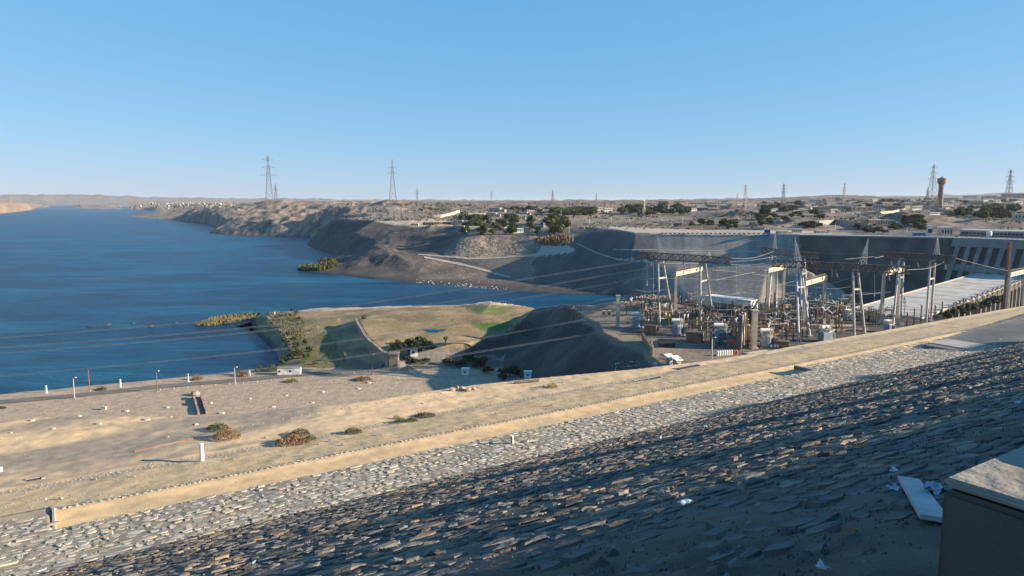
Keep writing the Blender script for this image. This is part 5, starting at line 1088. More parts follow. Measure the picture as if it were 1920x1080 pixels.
# blue roofed hall on the left of the bay
p = G(1028, 424); s = p.y / FOC; r = empty('blue_hall', p, .35, 'hall with a blue arched roof beside the olive trees above the bay', 'hall'); w = 26 * s; mb = MB(); mb.box(-w / 2, w / 2, -6, 6, -2, 3 * s); mb.build('wall', 'house_grey', r)
mb = MB()
for k in range(6): a0 = math.pi * k / 6; a1 = math.pi * (k + 1) / 6; mb.add([(-w / 2, 6.5 * math.cos(a0), 3 * s + 4 * s * math.sin(a0)), (w / 2, 6.5 * math.cos(a0), 3 * s + 4 * s * math.sin(a0)), (w / 2, 6.5 * math.cos(a1), 3 * s + 4 * s * math.sin(a1)), (-w / 2, 6.5 * math.cos(a1), 3 * s + 4 * s * math.sin(a1))], [(0, 1, 2, 3)])
mb.build('roof', 'blue_paint', r); mb = MB(); mb.box(w / 2 - .2, w / 2 + .1, -6, 6, 0, 5 * s); mb.build('end_wall', 'white_paint', r)
# ---- white village on the far shore
lst = []; mbh = MB(); mbh.box(-8, 8, -6, 6, -4, 7, 0); mbh.box(-8, 1, -5, 5.9, 7, 12, 0); mbh.box(-8.5, 8.5, -6.4, 6.4, 7.002, 7.8, 0)
for x in (-5, 0, 5): mbh.box(x - 1.2, x + 1.2, -6.3, -5.9, 2, 5, 1)
VM = [mbh.mesh('village_house', [c, 'glass_dark']) for c in ('house_white', 'house_cream', 'house_tan', 'house_cream')]
for i in range(125):
    px = rs.gauss(335, 38) if i < 90 else rs.uniform(340, 440); py = 386.5 + rs.gauss(0, 2.6)
    py = min(max(py, 379.5), 394); p = G(px, py)
    if p.z < 3: continue
    o = bpy.data.objects.new('village_house', rs.choice(VM)); o.location = p; o.rotation_euler = (0, 0, rs.uniform(-.4, .4)); s = rs.uniform(.45, 1.05) * min(1.3, p.y / 6000); o.scale = (s * 1.15, s, s); COL.objects.link(o); tag(o, 'x', 'house', 'tiny white houses of the village on the far shore'); lst.append(o)
rank(lst, 'tiny white house in the far shore village, %s from the left')
# ================================================================ trees of the plateau and the town
random.seed(23)
lst = []
def grove(n, x0, x1, y0, y1, h0, h1, ks, grp):
    out = []
    for i in range(n):
        px = random.uniform(x0, x1); py = random.uniform(y0, y1); p = G(px, py); out.append(tree(p, random.uniform(h0, h1) * 1.1 * p.y / FOC, random.choice(ks), 'tree', grp))
    return out
for (a, fmt) in (((44, 868, 968, 410, 441, 7, 16, (0, 1, 3), 'trees among the low houses above the slope'), 'tree among the low houses above the slope, %s from the left'),
                 ((22, 985, 1064, 416, 441, 9, 20, (2, 2, 0), 'olive trees at the tip above the bay'), 'olive green tree at the tip above the bay, %s from the left'),
                 ((36, 1036, 1112, 395, 404, 7, 13, (0, 1, 3), 'dark trees left of the minaret'), 'tree in the dark grove left of the minaret, %s from the left'),
                 ((46, 1165, 1292, 392, 405, 6, 14, (0, 1, 3), 'trees around the minaret'), 'tree in the grove round the minaret, %s from the left'),
                 ((14, 1296, 1400, 420, 430, 8, 13, (0, 1, 2), 'dark trees along the bank'), 'dark tree on the bank above the grey slope, %s from the left'),
                 ((12, 1425, 1500, 385, 400, 7, 13, (0, 1), 'trees at the edge of the town'), 'dark tree at the left edge of the town, %s from the left'),
                 ((26, 1425, 1540, 402, 430, 6, 14, (0, 1), 'trees below the town'), 'dark tree on the mound below the town, %s from the left'),
                 ((16, 1600, 1730, 428, 438, 7, 12, (0, 3, 1), 'low trees along the wall top'), 'low green tree just above the concrete wall, %s from the left'),
                 ((38, 1790, 1918, 394, 411, 7, 15, (0, 2, 1), 'trees on the right above the control building'), 'tree right above the control building, %s from the left'),
                 ((12, 1690, 1730, 414, 428, 9, 14, (0, 1), 'trees by the dark mound'), 'tree beside the dark mound, %s from the left'),
                 ((44, 1440, 1900, 378, 394, 4, 9, (0, 1, 3), 'small trees between the town houses'), 'small tree between the town houses, %s from the left'),
                 ((16, 960, 1040, 392, 402, 4, 8, (0, 1), 'small trees left of the dark grove'), 'small tree left of the dark grove, %s from the left')):
    rank(grove(*a), fmt)
# minaret
p = G(1207, 404); s = p.y / FOC; r = empty('minaret', p, 0, 'slender cream minaret rising over the trees', 'minaret')
mb = MB(); mb.box(-2.6 * s, 2.6 * s, -2.6 * s, 2.6 * s, -3, 13 * s); mb.build('base', 'house_cream', r); mb = MB(); mb.lathe((0, 0, 0), [(3.0 * s, 13 * s), (3.0 * s, 14 * s), (1.9 * s, 14.2 * s), (1.8 * s, 20 * s), (2.6 * s, 20.4 * s), (2.6 * s, 21.2 * s), (1.3 * s, 21.4 * s), (1.2 * s, 26 * s)], 10); mb.build('shaft', 'house_cream', r)
mb = MB(); mb.lathe((0, 0, 26 * s), [(1.6 * s, 0), (1.7 * s, .8 * s), (.9 * s, 2.6 * s), (.15 * s, 4 * s), (.1 * s, 6 * s)], 10); mb.build('spire', 'white_paint', r)
# water tower
p = G(1762, 391); s = p.y / FOC; top = (391 - 331) * s; r = empty('water_tower', p, 0, 'tall brown water tower with a wider round tank at the top', 'water tower')
mb = MB(); mb.lathe((0, 0, -3), [(5.2 * s, 0), (4.6 * s, top * .4), (4.4 * s, top * .72), (4.9 * s, top * .78)], 14); mb.build('shaft', 'house_brown', r)
mb = MB(); mb.lathe((0, 0, top * .74), [(4.6 * s, 0), (7.2 * s, 3 * s), (7.4 * s, 10.5 * s), (7.0 * s, 11.5 * s), (1.8 * s, 12.2 * s)], 14); mb.build('tank', 'brick', r)
mb = MB(); mb.lathe((0, 0, top * .74 + 12.2 * s), [(1.8 * s, 0), (1.8 * s, 2 * s), (.4 * s, 2.6 * s)], 8); mb.build('vent', 'brick', r)
for i in range(4): mb = MB(); mb.box(-.7, .7, -4.9 * s, -4.2 * s, top * (.15 + .15 * i), top * (.15 + .15 * i) + 3); mb.build('window', 'glass_dark', r)
# ================================================================ transmission pylons
def pylon(px, ytop, Y, label, arms=3, wbase=None, th=.55, grp='transmission pylons along the horizon', slim=False):
    g = GYd(px, Y); zt = H - (ytop - 378) / FOC * Y / 1.0; h = max(22, zt - g.z); r = empty('pylon', g, random.uniform(-.3, .3) + .3, label, 'pylon', grp); wb = wbase or h * .17; mb = MB(); lv = [0, .16, .31, .45, .57, .68, .78, .87, 1]
    def cr(t): w = (wb * (1 - t) ** 1.25 + h * .018) / 2; return [Vector((x * w, y * w, h * t)) for x, y in ((1, 1), (-1, 1), (-1, -1), (1, -1))]
    for a, b in zip(lv[:-1], lv[1:]):
        A, B = cr(a), cr(b)
        for k in range(4): mb.beam(A[k], B[k], th); mb.beam(A[k], B[(k + 1) % 4], th * .6); mb.beam(A[(k + 1) % 4], B[k], th * .6); mb.beam(B[k], B[(k + 1) % 4], th * .6)
    mb.build('tower_body', 'tower_steel', r)
    for i in range(arms):
        z = h * (.70 + .12 * i); w = h * (.13 - .025 * i); mb = MB()
        for s in (-1, 1): mb.beam((0, 0, z + h * .02), (s * w, 0, z), th * .7); mb.beam((0, 0, z - h * .015), (s * w, 0, z), th * .7)
        mb.beam((0, 0, z - h * .016), (0, 0, z + h * .022), th); mb.build('cross_arm', 'tower_steel', r)
        for s in (-1, 1): mb = MB(); mb.tube((s * w * .97, 0, z), (s * w * .97, 0, z - h * .045), th * .5, th * .5, 5); mb.build('insulator', 'tank_blue', r)
    return r
random.seed(4)
pylon(512, 294, 1950, 'tall faint lattice pylon far left on the headland', 3, 24, .55); pylon(524, 345, 2900, 'short faint pylon just right of the far left one', 2, 14, .6)
pylon(740, 301, 1900, 'tallest lattice pylon, alone on the dark hill', 2, 18, .6); pylon(785, 353, 3300, 'small faint pylon right of the hilltop pylon', 2, None, .9)
pylon(922, 358, 3600, 'tiny pylon over the plain left of centre', 2, None, .8); pylon(1035, 356, 3000, 'small pylon above the dark grove', 2, None, .8); pylon(1116, 361, 3600, 'tiny thin pylon right of the dark grove', 2, None, .8)
pylon(1376, 362, 3000, 'tiny pylon just left of a taller one over the town edge', 2); pylon(1391, 346, 2000, 'pylon with three arms over the left edge of the town', 3)
pylon(1461, 345, 1900, 'pylon with three arms, second of the row over the town', 3); pylon(1573, 344, 2100, 'pylon in front of the low double hill', 3)
pylon(1735, 310, 1500, 'broad tall pylon left of the water tower', 3, 20, .45); pylon(1727, 352, 2000, 'short thin pylon against the broad one', 2); pylon(1877, 319, 1600, 'pylon with three arms right of the water tower', 3, 16, .6); pylon(1917, 352, 1900, 'short pylon at the right edge of the photo', 2)
# thin lattice poles standing on the plateau below the hilltop pylon
random.seed(9); lst = []
for i in range(15):
    px = (712, 722, 733, 745, 758, 770, 782, 716, 740, 752, 765, 728, 700, 776, 790)[i]; p = G(px, 411 + (i % 3)); h = (16 + 6 * ((i * 7) % 5) / 4) * p.y / FOC; r = empty('switch_gantry', p, .2 * i, 'x', 'gantry', 'small grey gantries of the distant substation')
    mb = MB()
    for x in (-5, 5): mb.beam((x, 0, -1), (x * .8, 0, h), .7, .5)
    for k in range(4): mb.beam((-5 + k * .2, 0, h * k / 4), (5 - k * .2, 0, h * (k + 1) / 4), .3)
    mb.build('frame_legs', 'tower_steel', r); mb = MB(); mb.beam((-6, 0, h), (6, 0, h), .8); mb.build('crossbeam', 'tower_steel', r); lst.append(r)
rank(lst, 'small grey gantry of the distant substation under the hilltop pylon, %s from the left')
# lamp posts and poles on the plateau road
lst = []
for i, (px, py, hp) in enumerate(((1053, 422, 20), (1052, 410, 16), (1105, 421, 14), (1146, 418, 11), (1100, 415, 8), (1180, 417, 8), (1067, 437, 14), (1074, 455, 15), (986, 416, 14), (1241, 420, 12), (1280, 419, 12), (1700, 437, 10), (1500, 436, 9), (1566, 430, 12), (1628, 432, 13))):
    p = G(px, py); lst.append(lamp(p, hp * p.y / FOC, 'x', 'thin lamp posts on the plateau roads', 'white_paint', True, .28))
rank(lst, 'thin pale lamp post on the plateau, %s from the left')
mb_s = {k: MB() for k in ('leaf_dark', 'leaf_olive', 'house_brown')}
for i in range(5200):                                # low scrub and broken ground between the houses
    px = random.uniform(640, 1915); py = random.uniform(381, 430 if px > 1080 else 414); p = G(px, py)
    if p.z < 30: continue
    if fbm(np.array([p.x / 90]), np.array([p.y / 90]), 3, 17)[0] < -.02: continue
    s = random.uniform(.5, 2.4) * p.y / FOC; m_ = random.choice(('leaf_dark', 'leaf_olive', 'house_brown'))
    for k in range(3):
        a = random.uniform(0, 3.14); d = Vector((math.cos(a), math.sin(a), 0)) * s * .8; q = p + Vector((random.uniform(-1, 1), random.uniform(-1, 1), 0)) * s; mb_s[m_].add([q - d, q + d, q + d * .5 + Vector((0, 0, s)), q - d * .6 + Vector((0, 0, s * .8))], [(0, 1, 2, 3)])
for k_, m_ in mb_s.items(): tag(m_.build('scrub', k_), {'leaf_dark': 'dark low scrub scattered over the plateau', 'leaf_olive': 'olive low scrub scattered over the plateau', 'house_brown': 'brown dead scrub and rubble scattered over the plateau'}[k_], None, None, 'stuff')
# boulders of the rocky slope
def boulder_mesh(seed):
    r = random.Random(seed); bm = bmesh.new(); bmesh.ops.create_icosphere(bm, subdivisions=1, radius=1)
    for v in bm.verts: v.co *= r.uniform(.7, 1.2); v.co.z *= .75
    me = bpy.data.meshes.new('boulder'); bm.to_mesh(me); bm.free(); me.materials.append(M['boulder']); return me
BM_ = [boulder_mesh(i) for i in range(5)]
def rocks(n, poly, s0, s1, name, label, m='boulder', parent=None):
    mb = MB(); k = 0; tr = 0; xs = [p[0] for p in poly]; ys = [p[1] for p in poly]
    while k < n and tr < n * 6:
        tr += 1; px = rs.uniform(min(xs), max(xs)); py = rs.uniform(min(ys), max(ys))
        if not inpoly(np.array([px]), np.array([py]), poly)[0]: continue
        p = G(px, py); me = rs.choice(BM_); s = rs.uniform(s0, s1) * p.y / FOC; R3 = Matrix.Rotation(rs.uniform(0, 6), 3, 'Z')
        mb.add([p + R3 @ (v.co * s) for v in me.vertices], [tuple(q.vertices) for q in me.polygons]); k += 1
    o = mb.build(name, m); tag(o, label, None, None, 'stuff'); return o
rocks(620, [(866, 442), (890, 450), (925, 444), (960, 452), (1000, 450), (1012, 462), (985, 480), (940, 474), (900, 482), (842, 481), (862, 466), (856, 455)], .3, 1.8, 'rock_scree', 'tan boulders spilling down the lit slope below the houses')
rocks(120, [(780, 524), (960, 540), (958, 546), (780, 534)], .6, 2.0, 'shore_rocks', 'pale rocks along the waterline under the service road', 'pale_rock')
rocks(260, [(795, 483), (958, 520), (950, 536), (880, 528), (800, 520)], .4, 1.3, 'slope_rubble', 'rubble on the dark slope under the service road')
rocks(300, [(1140, 556), (1200, 552), (1260, 555), (1290, 566), (1230, 570), (1150, 570)], .8, 2.6, 'rubble_mound', 'rubble and rocks on the mound at the back of the platform')
rocks(220, [(880, 561), (925, 558), (990, 569), (990, 576), (930, 570), (880, 570)], .6, 2.2, 'field_edge_rocks', 'pale rocks heaped along the far edge of the fields', 'pale_rock')
rocks(160, [(500, 588), (520, 612), (548, 640), (548, 665), (535, 660), (515, 628), (498, 602)], .8, 2.4, 'bank_rubble', 'rubble along the left bank of the peninsula')
rocks(120, [(1020, 573), (1075, 572), (1110, 598), (1130, 628), (1112, 606), (1060, 580)], .5, 1.8, 'cliff_edge_rocks', 'rocks along the edge above the dark ravine')
# ================================================================ peninsula
random.seed(31); rs = random.Random(8)
lst = []
for px, py, h, k in ((738, 652, 13, 3), (752, 656, 16, 0), (745, 645, 10, 3), (766, 650, 15, 0), (778, 652, 22, 1), (790, 650, 22, 0), (800, 652, 17, 1), (735, 662, 10, 0), (812, 655, 10, 2), (683, 600, 9, 2), (772, 660, 12, 0), (785, 660, 12, 1)):
    p = G(px, py); lst.append(tree(p, h * p.y / FOC, k, 'tree', 'green trees in front of the field'))
rank(lst, 'dense green tree at the near edge of the field, %s from the left')
lst = []
for px, py, h, k in ((556, 590, 10, 2), (548, 584, 8, 2), (560, 600, 8, 0), (540, 628, 9, 2), (550, 640, 11, 0), (556, 655, 13, 3), (562, 668, 16, 2), (575, 672, 14, 3), (580, 660, 16, 2), (548, 672, 15, 0), (535, 676, 12, 0), (528, 682, 10, 2), (590, 684, 9, 3), (572, 645, 12, 2), (530, 640, 7, 2)):
    p = G(px, py); lst.append(tree(p, h * p.y / FOC * .85, k, 'tree', 'shrubby trees along the left bank of the peninsula'))
rank(lst, 'shrubby tree along the left bank of the peninsula, %s from the left')
lst = []
for px, py, h in ((900, 690, 24), (955, 706, 26), (880, 680, 20), (862, 688, 18), (915, 700, 16), (780, 684, 14), (765, 678, 14), (800, 680, 12), (840, 684, 15), (942, 712, 16)):
    p = G(px, py); lst.append(tree(p, h * p.y / FOC, random.choice((0, 1)), 'tree', 'dark trees in the shade of the ravine'))
rank(lst, 'dark tree in the shade of the ravine, %s from the left')
lst = []
for i in range(20): px = 1772 + i * 6.0; py = 596 - i * 1.6 + rs.uniform(-3, 3); p = PZ(px, py, 30); lst.append(tree(p, random.uniform(9, 17) * p.y / FOC, random.choice((0, 1, 2)), 'tree', 'dark trees below the pale roof'))
rank(lst, 'dark shaded tree between the sand and the pale roof, %s from the left')
p = G(835, 648); palm(p, 20 * p.y / FOC, 'palm tree at the near edge of the field, right of the trees'); p = G(645, 676); palm(p, 20 * p.y / FOC, 'leaning palm beside the shore road by the shaded pit'); p = G(748, 672); palm(p, 16 * p.y / FOC, 'small palm at the corner of the field wall')
rs = random.Random(8); mb = MB()                      # reeds on the spit and weeds
def reeds(n, poly, h0, h1, name, label, m):
    mb = MB(); xs = [p[0] for p in poly]; ys = [p[1] for p in poly]
    for i in range(n):
        px = rs.uniform(min(xs), max(xs)); py = rs.uniform(min(ys), max(ys))
        if not inpoly(np.array([px]), np.array([py]), poly)[0]: continue
        p = G(px, py)
        if p.z < -.5: continue
        h = rs.uniform(h0, h1) * p.y / FOC; w = h * .16; a = rs.uniform(0, 3.14); d = Vector((math.cos(a), math.sin(a), 0)) * w; t = Vector((rs.gauss(0, .2) * h, rs.gauss(0, .2) * h, h)); mb.add([p - d, p + d, p + t + d * .5, p + t - d * .4], [(0, 1, 2, 3)])
    return tag(mb.build(name, m), label, None, None, 'stuff')
reeds(3600, [(366, 608), (400, 596), (440, 590), (482, 589), (478, 600), (430, 606), (390, 614), (368, 613)], 1.5, 5, 'reeds', 'yellow green reeds covering the low spit', 'reed')
reeds(4200, [(548, 504), (575, 494), (600, 490), (628, 489), (634, 500), (600, 508), (560, 507)], 2, 8, 'spit_shrubs', 'green shrubs covering the dark spit across the water', 'leaf_olive')
reeds(500, [(1000, 448), (1068, 446), (1070, 462), (1020, 462)], 3, 9, 'dry_scrub', 'reddish dry scrub on the slope below the olive trees', 'leaf_dry')
reeds(3500, [(560, 600), (590, 600), (630, 640), (640, 690), (560, 690), (545, 650)], 1, 3, 'field_weeds', 'green weeds on the low ground of the peninsula', 'leaf_green')
reeds(2400, [(500, 586), (545, 590), (575, 600), (560, 660), (540, 660), (520, 620)], 1.5, 5, 'bank_weeds', 'dry and green weeds on the peninsula bank', 'leaf_olive')
reeds(3000, [(690, 585), (860, 575), (950, 590), (860, 640), (760, 655), (700, 620)], .6, 2.2, 'dry_grass', 'dry yellow grass tufts over the field', 'reed')
# flat dark rocks in the river
lst = []
for px, py, w in ((172, 612, 26), (200, 610, 14), (250, 606, 12), (282, 612, 12), (330, 605, 10), (120, 612, 0), (205, 679 - 71, 10), (509, 657, 8)):
    if not w: continue
    p = PZ(px, py, 0); s = p.y / FOC; mb = MB(); n = 9; v = [(math.cos(k * 6.283 / n) * w / 2 * s * rs.uniform(.7, 1.2), math.sin(k * 6.283 / n) * 3.2 * rs.uniform(.6, 1.2), -.6) for k in range(n)]; t = [(x * .6, y * .6, rs.uniform(.3, .9)) for x, y, z in v]
    mb.add(v + t, [(i, (i + 1) % n, n + (i + 1) % n, n + i) for i in range(n)] + [tuple(range(n, 2 * n))]); lst.append(tag(mb.build('river_rock', 'dark_steel', None, p), 'x', 'rock', 'flat dark rocks just above the water'))
rank(lst, 'flat dark rock breaking the river surface, %s from the left')
# retaining wall of the field
r = empty('field_wall', wallt[0], 0, 'stone retaining wall holding the upper field above the shaded pit', 'wall')
for i in range(len(wallt) - 1):
    for k in range(3):
        a = wallt[i].lerp(wallt[i + 1], k / 3) - wallt[0]; b = wallt[i].lerp(wallt[i + 1], (k + 1) / 3) - wallt[0]; n_ = (b - a).cross(Vector((0, 0, 1))).normalized() * .7; hh = rs.uniform(.6, 1.5); u = Vector((0, 0, hh)); dn = Vector((0, 0, -7.5)); off = n_ * 2.2
        mb = MB(); mb.add([a - n_ + off + dn, b - n_ + off + dn, b + n_ + off + dn, a + n_ + off + dn, a - n_ + off + u, b - n_ + off + u, b + n_ + off + u, a + n_ + off + u], BF); mb.build('wall_panel', 'house_tan', r)
p = wallt[-1]; mb = MB(); mb.box(-2.2, 2.2, -2, 2, -7, 1.4); mb.box(-2.6, 2.6, -2.4, 2.4, 1.4, 1.9); tag(mb.build('corner_pier', 'house_tan', None, p + Vector((1, 0, 0))), 'square stone pier at the near end of the field wall', 'pier')
# thin white posts along the far edge of the field
lst = []
for px, py in ((523, 580), (582, 574), (650, 572), (715, 572), (782, 571), (515, 592)):
    p = G(px, py); mb = MB(); s = p.y / FOC; mb.tube((0, 0, -.4), (0, 0, 7.5 * s), .45, .35, 7); mb.box(-.6, .6, -.6, .6, -.4, .3); lst.append(tag(mb.build('marker_post', 'white_paint', None, p), 'x', 'post', 'white marker posts on the far edge of the field'))
rank(lst, 'thin white marker post on the peninsula edge, %s from the left')
p = G(669, 575); mb = MB(); mb.lathe((0, 0, 0), [(1.3, 0), (1.4, .5), (.9, 1.0), (.3, 1.3)], 9); tag(mb.build('red_tent', 'red_paint', None, p), 'small red tent at the far edge of the field', 'tent')
p = G(776, 665); r = empty('hut', p, .2, 'pale blue white hut half hidden by the field trees', 'hut'); mb = MB(); mb.box(-1.9, 1.9, -1.6, 1.6, -1, 3); mb.build('wall', 'white_paint', r); mb = MB(); mb.box(-2.1, 2.1, -1.8, 1.8, 3, 3.3); mb.build('roof', 'house_grey', r); mb = MB(); mb.box(-.9, .2, -1.68, -1.5, 1.0, 2.1); mb.build('window', 'glass_dark', r)
for px, py, lb in ((873, 702, 'white hut with a blue window in the shade of the ravine'), (990, 708, 'white hut with a dark window low in the ravine')):
    p = G(px, py); r = empty('hut', p, -.1, lb, 'hut'); mb = MB(); mb.box(-1.7, 1.7, -1.5, 1.5, -.5, 2.9); mb.build('wall', 'white_paint', r); mb = MB(); mb.box(-1.9, 1.9, -1.7, 1.7, 2.9, 3.15); mb.build('roof', 'white_paint', r); mb = MB(); mb.box(-.55, .55, -1.56, -1.4, 1.0, 2.1); mb.build('window', 'blue_paint', r)
# ---- shore road
rd = [(-160, 775), (0, 754.5), (140, 742), (300, 725), (480, 710.5), (600, 699), (700, 690), (780, 682), (860, 676), (940, 668)]; mb = MB(); L_ = [PZ(x, y, 5) for x, y in rd]; S = []
for i in range(len(L_) - 1): S += [L_[i].lerp(L_[i + 1], k / 8) for k in range(8)]
vs = []
for i, q in enumerate(S):
    d = (S[min(i + 1, len(S) - 1)] - S[max(i - 1, 0)]).normalized(); n_ = Vector((-d.y, d.x, 0)) * 3.4
    for e in (1, -1): v = q + n_ * e; v.z = ground(v.x, v.y) + .22; vs.append(v)
mb.add(vs, [(2 * i + 1, 2 * i + 3, 2 * i + 2, 2 * i) for i in range(len(S) - 1)]); tag(mb.build('shore_road', 'road'), 'narrow grey asphalt road along the shore', None, None, 'structure')
lst = []
for i in range(16):
    q = PZ(300 + i * 26, 732 - i * 2.2, 5); q.z = ground(q.x, q.y); mb = MB(); mb.box(-.15, .15, -.15, .15, -.2, .7); mb.box(-.2, .2, -.2, .2, .7, .78); lst.append(tag(mb.build('kerb_post', 'pale_rock', None, q), 'x', 'bollard', 'low white posts along the shore road'))
rank(lst, 'low white post on the near side of the shore road, %s from the left')
for px, pb, pt, lb in ((140, 748, 706, 'first lamp post from the left beside the shore road'), (295, 735, 694, 'second lamp post from the left beside the shore road'), (441, 720, 687, 'third lamp post from the left, by the bushes at the water'), (698, 703, 663, 'lamp post with crossed lamps beside the shaded road')):
    p = G(px, pb); lamp(p, (pb - pt) * p.y / FOC, lb, 'lamp posts along the shore road', 'rust_pole' if px in (295, 698) else 'galvanised', True, .2)
p = G(168, 733); lamp(p, 42 * p.y / FOC, 'rusty bare pole between the lamp posts by the water', None, 'rust_pole', False, .22)
lst = []
for px, pb, hp in ((87, 737, 14), (226, 726, 15), (353, 716, 15), (468, 705, 12), (560, 697, 9)):
    p = G(px, pb); mb = MB(); h = hp * p.y / FOC; mb.box(-.28, .28, -.25, .25, -.4, h); mb.box(-.32, .32, -.28, .28, h, h + .15); mb.box(-.4, .4, -.4, .4, -.4, .25); lst.append(tag(mb.build('bank_post', 'white_paint', None, p), 'x', 'post', 'square white posts on the river bank'))
rank(lst, 'square white post on the river bank, %s from the left')
# white container hut by the road
p = G(543, 702); r = empty('container', p, math.atan2(.35, 1) * .3, 'long white cabin with two small windows by the shore road', 'cabin'); mb = MB(); mb.box(-5.4, 5.4, -1.5, 1.5, .1, 3.4); mb.build('body', 'white_paint', r); mb = MB(); mb.box(-5.6, 5.6, -1.7, 1.7, 3.4, 3.6); mb.build('roof', 'house_grey', r)
for x in (-4.4, .6): mb = MB(); mb.box(x - .45, x + .45, -1.56, -1.45, 1.5, 2.4); mb.build('window', 'glass_dark', r)
mb = MB(); mb.box(5.35, 5.46, -.5, .5, .3, 2.4); mb.build('door', 'brown_steel', r)
for i, (px, py, w, h, m) in enumerate(((370, 712, 20, 11, 'leaf_dry'), (448, 703, 16, 18, 'leaf_olive'), (458, 706, 20, 12, 'leaf_dry'), (487, 697, 20, 13, 'leaf_green'), (190, 731, 20, 5, 'leaf_olive'), (5, 766, 14, 5, 'leaf_olive'), (545, 716, 26, 5, 'reed'), (510, 696, 24, 14, 'leaf_olive'), (680, 712, 34, 5, 'leaf_dry'))):
    p = G(px, py); s = p.y / FOC; bush(p, w * s, h * s, m, ('round dry orange bush on the river bank', 'upright olive bush beside the third lamp post', 'dry brown bush behind the third lamp post', 'green bush at the water left of the white cabin', 'small olive tuft on the bank left of centre', 'small olive tuft at the left edge of the photo', 'low yellow weeds on the plain below the white cabin', 'olive bush touching the left end of the white cabin', 'low brown weeds at the foot of the crossed lamp')[i], None, 420)
# slabs and stones of the plain
lst = []
for px, py, w in ((60, 789, 14), (149, 780, 12), (237, 771, 13), (313, 764, 12), (320, 782, 9), (275, 787, 16), (185, 795, 16), (100, 804, 12), (395, 756, 10), (468, 748, 9), (605, 735, 12), (537, 742, 9), (672, 729, 10), (585, 755, 9), (512, 763, 12), (415, 775, 14), (795, 757, 10), (368, 796, 12), (692, 718, 12), (20, 812, 10)):
    p = G(px, py); hit = DG(px, py); on = hit is not None and (hit - Vector((0, 0, H))).length < (p - Vector((0, 0, H))).length - 5
    if on: p = hit
    s = p.y / FOC; mb = MB(); n = 7; v = [(math.cos(k * 6.283 / n) * w / 2 * s * rs.uniform(.8, 1.1), math.sin(k * 6.283 / n) * w / 2 * s * rs.uniform(.6, .9), -.2) for k in range(n)]; t = [(x * .75, y * .75, w * s * rs.uniform(.10, .2)) for x, y, z in v]
    mb.add(v + t, [(i, (i + 1) % n, n + (i + 1) % n, n + i) for i in range(n)] + [tuple(range(n, 2 * n))]); lst.append(tag(mb.build('pale_stone', 'pale_rock', None, p), 'x', 'stone', 'pale stones scattered on the sandy plain'))
rank(lst, 'pale flat stone lying on the sandy ground beyond the berm, %s from the left')
p = G(195, 768); s = p.y / FOC; mb = MB(); mb.box(-4.2 * s, 4.2 * s, -3 * s, 3 * s, -.2, 5.5 * s); mb.box(-4.8 * s, 4.8 * s, -3.5 * s, 3.5 * s, 5.5 * s, 6.2 * s); tag(mb.build('grey_block', 'galvanised', None, p), 'grey box shaped block alone on the plain at left', 'block')
# open drain in the plain
a = G(381, 777); b_ = G(371, 745); r = empty('drain', a, 0, 'open drain with stone sides running down the plain at left', 'drain'); d = (b_ - a); d.z = 0; n_ = d.cross(Vector((0, 0, 1))).normalized(); s = a.y / FOC
for off, m, hh in ((-8 * s, 'house_tan', 1.4), (6.5 * s, 'house_tan', 1.2)):
    for k in range(6):
        q0 = d * (k / 6) + n_ * off; q1 = d * ((k + .92) / 6) + n_ * off; w = n_ * (1.9 * s); mb = MB(); h = Vector((0, 0, hh * rs.uniform(.6, 1.3))); mb.add([q0 - w, q1 - w, q1 + w, q0 + w, q0 - w + h, q1 - w + h, q1 + w + h, q0 + w + h], BF); mb.build('side_stone', m, r)
mb = MB(); mb.add([n_ * (-6 * s) + Vector((0, 0, .08)), d + n_ * (-6 * s) + Vector((0, 0, .08)), d + n_ * (4.5 * s) + Vector((0, 0, .08)), n_ * (4.5 * s) + Vector((0, 0, .08))], [(0, 1, 2, 3)]); mb.build('bed', 'dark_steel', r)
mb = MB(); mb.lathe((0, 0, 0), [(1.8, 0), (2.2, .5), (1.5, 1.6), (.3, 2)], 8); tag(mb.build('rubble_heap', 'house_tan', None, G(366, 741)), 'small rubble heap at the far end of the open drain', 'heap')
# ================================================================ things on the berm
def dp(px, py): h = DG(px, py); return h if h is not None else G(px, py)
p = dp(379, 864); s = p.y / FOC; mb = MB(); mb.tube((0, 0, -.3), (0, 0, 34 * s), 4.0 * s, 4.0 * s, 14); mb.lathe((0, 0, 34 * s), [(4.3 * s, 0), (4.3 * s, .8 * s), (3.5 * s, 1.3 * s)], 14); tag(mb.build('standpipe', 'white_paint', None, p), 'white round standpipe upright on the sandy berm at left', 'pipe')
p = dp(960, 831); s = p.y / FOC; r = empty('marker_pipe', p, 0, 'short white pipe with a dark side at the edge of the paved strip', 'pipe'); mb = MB(); mb.tube((0, 0, -.3), (0, 0, 15 * s), 3.6 * s, 3.6 * s, 12); mb.build('pipe', 'white_paint', r); mb = MB(); mb.tube((-.4 * s, -3.2 * s, 1 * s), (-.4 * s, -3.2 * s, 14 * s), 1.2 * s, 1.2 * s, 6); mb.build('dark_strip', 'dark_steel', r)  # narrow dark tube runs up the pipe's near side
p = dp(988, 829); s = p.y / FOC; mb = MB(); mb.lathe((0, 0, -.1), [(3.6 * s, 0), (3.6 * s, 7 * s), (2.8 * s, 7.4 * s), (2.8 * s, 5.5 * s)], 10); tag(mb.build('pipe_stub', 'pale_rock', None, p), 'short open pipe stub right of the white pipe on the paving', 'pipe')
p = dp(2, 884); mb = MB(); s = p.y / FOC; mb.tube((0, 0, -.2), (0, 0, 8 * s), 3 * s, 3 * s, 10); mb.lathe((0, 0, 8 * s), [(3.2 * s, 0), (2.4 * s, 1 * s)], 10); tag(mb.build('marker_pipe', 'white_paint', None, p), 'short white pipe at the left edge of the photo', 'pipe')
